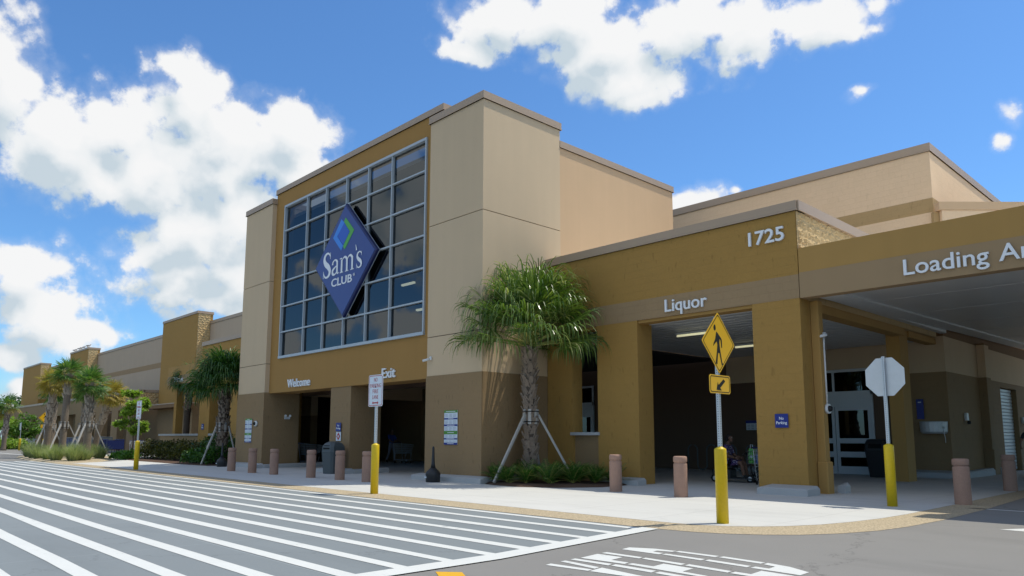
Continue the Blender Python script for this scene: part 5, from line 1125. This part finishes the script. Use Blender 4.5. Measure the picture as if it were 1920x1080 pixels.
    if hair_long: h.ellipsoid(tuple(hp(-.075,0,-.03)),(.06,.075,.11),hairm)
    loc_build(h,'hair',T)
    if cap_:
        c=MB(); c.rings([[tuple(hp(-.006+rx*math.cos(2*math.pi*k/16),ry*math.sin(2*math.pi*k/16),z)) for k in range(16)] for z,rx,ry in ((.045,.108,.092),(.09,.10,.085),(.125,.06,.05),(.137,.01,.01))],cap_,True,True); c.rings([[tuple(hp(*p)) for p in ((.07,-.07,.05),(.17,-.055,.04),(.185,0,.042),(.17,.055,.04),(.07,.07,.05))],[tuple(hp(*p)) for p in ((.07,-.07,.058),(.17,-.055,.047),(.185,0,.05),(.17,.055,.047),(.07,.07,.058))]],cap_); loc_build(c,'cap',T)
    if dress:
        sk_=MB(); rs=[]
        for x,z,rx,ry in ((-.02,1.02,.155,.175),(-.02,.85,.20,.215),(.10,.70,.30,.235),(.24,.60,.30,.24),(.36,.46,.17,.23),(.38,.40,.15,.23)): rs.append([(x+rx*math.cos(2*math.pi*k/20),ry*math.sin(2*math.pi*k/20)*(1+.05*math.cos(5*2*math.pi*k/20)),z+.02*math.cos(3*2*math.pi*k/20)) for k in range(20)])
        sk_.rings(rs,cloth['top'],True,True); loc_build(sk_,'skirt',T)
    return T
STAND=dict(pelvis=(0,0,.96),waist=(.01,0,1.10),chest=(.0,0,1.30),neck0=(-.01,0,1.43),neck=(.005,0,1.50),skull=(.02,0,1.56),
 shL=(-.01,.18,1.39),elL=(-.03,.23,1.10),wrL=(.06,.24,.86),shR=(-.01,-.18,1.39),elR=(-.03,-.23,1.10),wrR=(.06,-.24,.86),
 hpL=(0,.09,.90),knL=(.02,.10,.50),akL=(-.02,.11,.09),toL=(.13,.125,.035),hpR=(0,-.09,.90),knR=(.02,-.10,.50),akR=(-.02,-.11,.09),toR=(.13,-.125,.035))
PUSH=dict(STAND); PUSH.update(elL=(.12,.24,1.14),wrL=(.37,.23,1.06),elR=(.12,-.24,1.14),wrR=(.37,-.23,1.06),knL=(.16,.10,.50),akL=(.10,.11,.09),toL=(.25,.12,.04),knR=(-.06,-.10,.50),akR=(-.26,-.11,.13),toR=(-.13,-.12,.035))
human('person','dim person in blue shirt and grey trousers pushing a cart inside the Exit doorway',(-32.2,22.0,.006),.1,PUSH,dict(top=CSHIRT,leg=CPANT),HAIR,SKIND)
A=dict(STAND); A.update(elL=(.05,.26,1.12),wrL=(.22,.16,.98),elR=(.05,-.26,1.12),wrR=(.22,-.16,.98))
human('person','person in charcoal shirt and black trousers at the right edge by the roller door',(-6.12,30.4,.006),math.radians(-110),{k:(v[0]*1.06,v[1]*1.06,v[2]*1.06) for k,v in A.items()},dict(top=CGRY,leg=CBLK,sleeve_len=.6),HAIR,SKIN,cap_=NAVY)
SIT=dict(pelvis=(0,0,.60),waist=(-.01,0,.74),chest=(.0,0,.95),neck0=(.0,0,1.09),neck=(.02,0,1.16),skull=(.05,0,1.22),
 shL=(0,.19,1.05),elL=(.08,.27,.78),wrL=(.30,.20,.72),shR=(0,-.19,1.05),elR=(.08,-.27,.78),wrR=(.30,-.20,.72),
 hpL=(.06,.10,.57),knL=(.45,.13,.58),akL=(.52,.13,.20),toL=(.66,.14,.155),hpR=(.06,-.10,.57),knR=(.45,-.13,.58),akR=(.52,-.13,.20),toR=(.66,-.14,.155))
human('person','woman in a patterned dark dress seated on a mobility cart in the Liquor opening',(-11.62,20.0,.006),math.radians(8),SIT,dict(top=DRESS,leg=DRESS,leg_len=.8),HAIR,SKIND,1.12,dress=False,hair_long=True)
T=thing('mobility_cart','black electric mobility cart with a wire basket behind the corner column','mobility cart',(-11.62,20.0,.006),math.radians(8))
b=MB(); b.rings([[(-.45,-.27,.10),(.80,-.25,.10),(.80,.25,.10),(-.45,.27,.10)],[(-.45,-.27,.135),(.80,-.25,.135),(.80,.25,.135),(-.45,.27,.135)]],BINB); b.bbox(-.42,.16,-.24,.24,.136,.40,BINB,.03); loc_build(b,'chassis',T)
b=MB(); b.bbox(-.24,.22,-.25,.25,.42,.485,CBLK,.02); b.tube([(0,0,.40),(0,0,.42)],.06,GALV,10); loc_build(b,'seat',T)
b=MB(); b.rings([[(-.22,-.22,.5),(-.22,.22,.5),(-.16,.22,.5),(-.16,-.22,.5)],[(-.30,-.20,.92),(-.30,.20,.92),(-.25,.20,.92),(-.25,-.20,.92)]],CBLK); loc_build(b,'backrest',T)
for x,y in ((-.30,-.28),(-.30,.28),(.72,-.16),(.72,.16)):
    b=MB(); b.tube([(x,y-.04,.12),(x,y+.04,.12)],.118,RUB,18); w=loc_build(b,'wheel',T); b=MB(); b.tube([(x,y-.045,.12),(x,y+.045,.12)],.06,ALUM,12); b.build('hub',w,world=False)
b=MB(); b.tube([(.74,0,.14),(.66,0,.55),(.56,0,.86)],.03,BINB,8); b.tube([(.54,-.24,.80),(.57,-.1,.87),(.57,.1,.87),(.54,.24,.80)],.016,BINB,8); loc_build(b,'tiller',T)
b=MB()
for z in (.56,.68,.80,.92):
    q=[(.70,-.26,z),(1.16,-.26,z),(1.16,.26,z),(.70,.26,z)]
    for i in range(4): b.tube([q[i],q[(i+1)%4]],.008,CHROME,5)
for i in range(9):
    x=.70+.46*i/8; b.tube([(x,-.26,.56),(x,-.26,.92)],.005,CHROME,4); b.tube([(x,.26,.56),(x,.26,.92)],.005,CHROME,4); y=-.26+.52*i/8; b.tube([(.70,y,.56),(.70,y,.92)],.005,CHROME,4); b.tube([(1.16,y,.56),(1.16,y,.92)],.005,CHROME,4); b.tube([(.70,y,.56),(1.16,y,.56)],.005,CHROME,4)
b.tube([(.76,.0,.2),(.93,0,.56)],.02,BINB,8); loc_build(b,'front_basket',T)
ma=Matrix.Translation((-11.62,20.0,.006))@Matrix.Rotation(math.radians(8),4,'Z')
def goods(name,label,cat,x,y,z,w,d,h,m,m2,kind='bag'):
    p=ma@Vector((x,y,z)); T=thing(name,label,cat,p,math.radians(8)); b=MB()
    if kind=='bag': b.rings([[(-w,-d,0),(w,-d,0),(w,d,0),(-w,d,0)],[(-w*1.06,-d*1.1,h*.5),(w*1.06,-d*1.1,h*.5),(w*1.06,d*1.1,h*.5),(-w*1.06,d*1.1,h*.5)],[(-w,-d*.7,h),(w,-d*.7,h),(w,d*.7,h),(-w,d*.7,h)]],m); loc_build(b,'body',T); b=MB(); b.tube([(-w*.5,-d*.75,h-.01),(-w*.3,-d*.8,h+.12),(w*.3,-d*.8,h+.12),(w*.5,-d*.75,h-.01)],.01,m2,6); b.ellipsoid((0,-d*1.12,h*.45),(w*.45,.006,w*.5),m2,12,7); loc_build(b,'handle_and_print',T)
    else: b.bbox(-w,w,-d,d,0,h,m,.006); loc_build(b,'carton',T); b=MB(); b.box(-w*.5,w*.5,-d-.003,-d-.0005,h*.3,h*.75,m2); b.box(-w*.97,w*.97,-d*.15,d*.15,h+.0005,h+.002,m2); loc_build(b,'printed_panel',T)
goods('shopping_bag','bright green shopping bag in the mobility cart basket','bag',.80,-.12,.57,.085,.10,.42,GREEN,SWHITE)
goods('grocery_carton','blue carton beside the green bag in the basket','carton',1.02,-.16,.57,.10,.07,.26,MBLUE,SWHITE,'box')
goods('grocery_carton','red carton at the back of the mobility cart basket','carton',1.02,.10,.57,.10,.08,.36,RED,SYEL,'box')
# a second cart half hidden by the column
o=copy_tree(c0); o.location=(-10.15,19.75,.006); o.rotation_euler=(0,0,math.radians(95)); o['label']='shopping cart half hidden behind the gold corner column'
# ------------------------------------------------------------------ gulls on the far parapet
def gull():
    T=thing('gull','small grey and white gull perched on the far parapet tower','bird',(0,0,0),0,'gulls perched on the parapet tower'); b=MB(); rs=[]
    for x,r,z in ((-.30,.012,.20),(-.22,.03,.205),(-.10,.075,.20),(.02,.095,.20),(.12,.08,.215),(.18,.05,.25),(.215,.048,.29),(.25,.045,.305),(.28,.025,.30)): rs.append([(x,r*.85*math.cos(2*math.pi*k/10),z+r*math.sin(2*math.pi*k/10)) for k in range(10)])
    b.rings(rs,BIRDW,True,True); b.rings([[(.275,-.012,.295),(.275,.012,.295),(.275,.012,.312),(.275,-.012,.312)],[(.34,-.003,.292),(.34,.003,.292),(.34,.003,.299),(.34,-.003,.299)]],YEL); loc_build(b,'body',T)
    for s in (-1,1):
        b=MB(); b.rings([[(.10,s*.075,.25),(.10,s*.088,.22),(.08,s*.07,.17)],[(-.12,s*.075,.255),(-.12,s*.085,.22),(-.12,s*.065,.18)],[(-.36,s*.02,.235),(-.36,s*.024,.225),(-.35,s*.018,.215)]],BIRDG,True,True); loc_build(b,'wing',T)
        b=MB(); b.tube([(0,s*.03,.13),(.0,s*.03,.01),(.05,s*.03,.004)],.006,YEL,5); loc_build(b,'leg',T)
    return T
g0=gull()
for i,(x,rz) in enumerate(((-106.6,.3),(-105.7,2.9),(-104.2,.4),(-103.3,3.4),(-102.0,.2),(-100.6,2.8),(-99.9,.5))):
    o=g0 if i==0 else copy_tree(g0); o.location=(x,23.75,12.138); o.rotation_euler=(0,0,rz); o.scale=(1.25,)*3
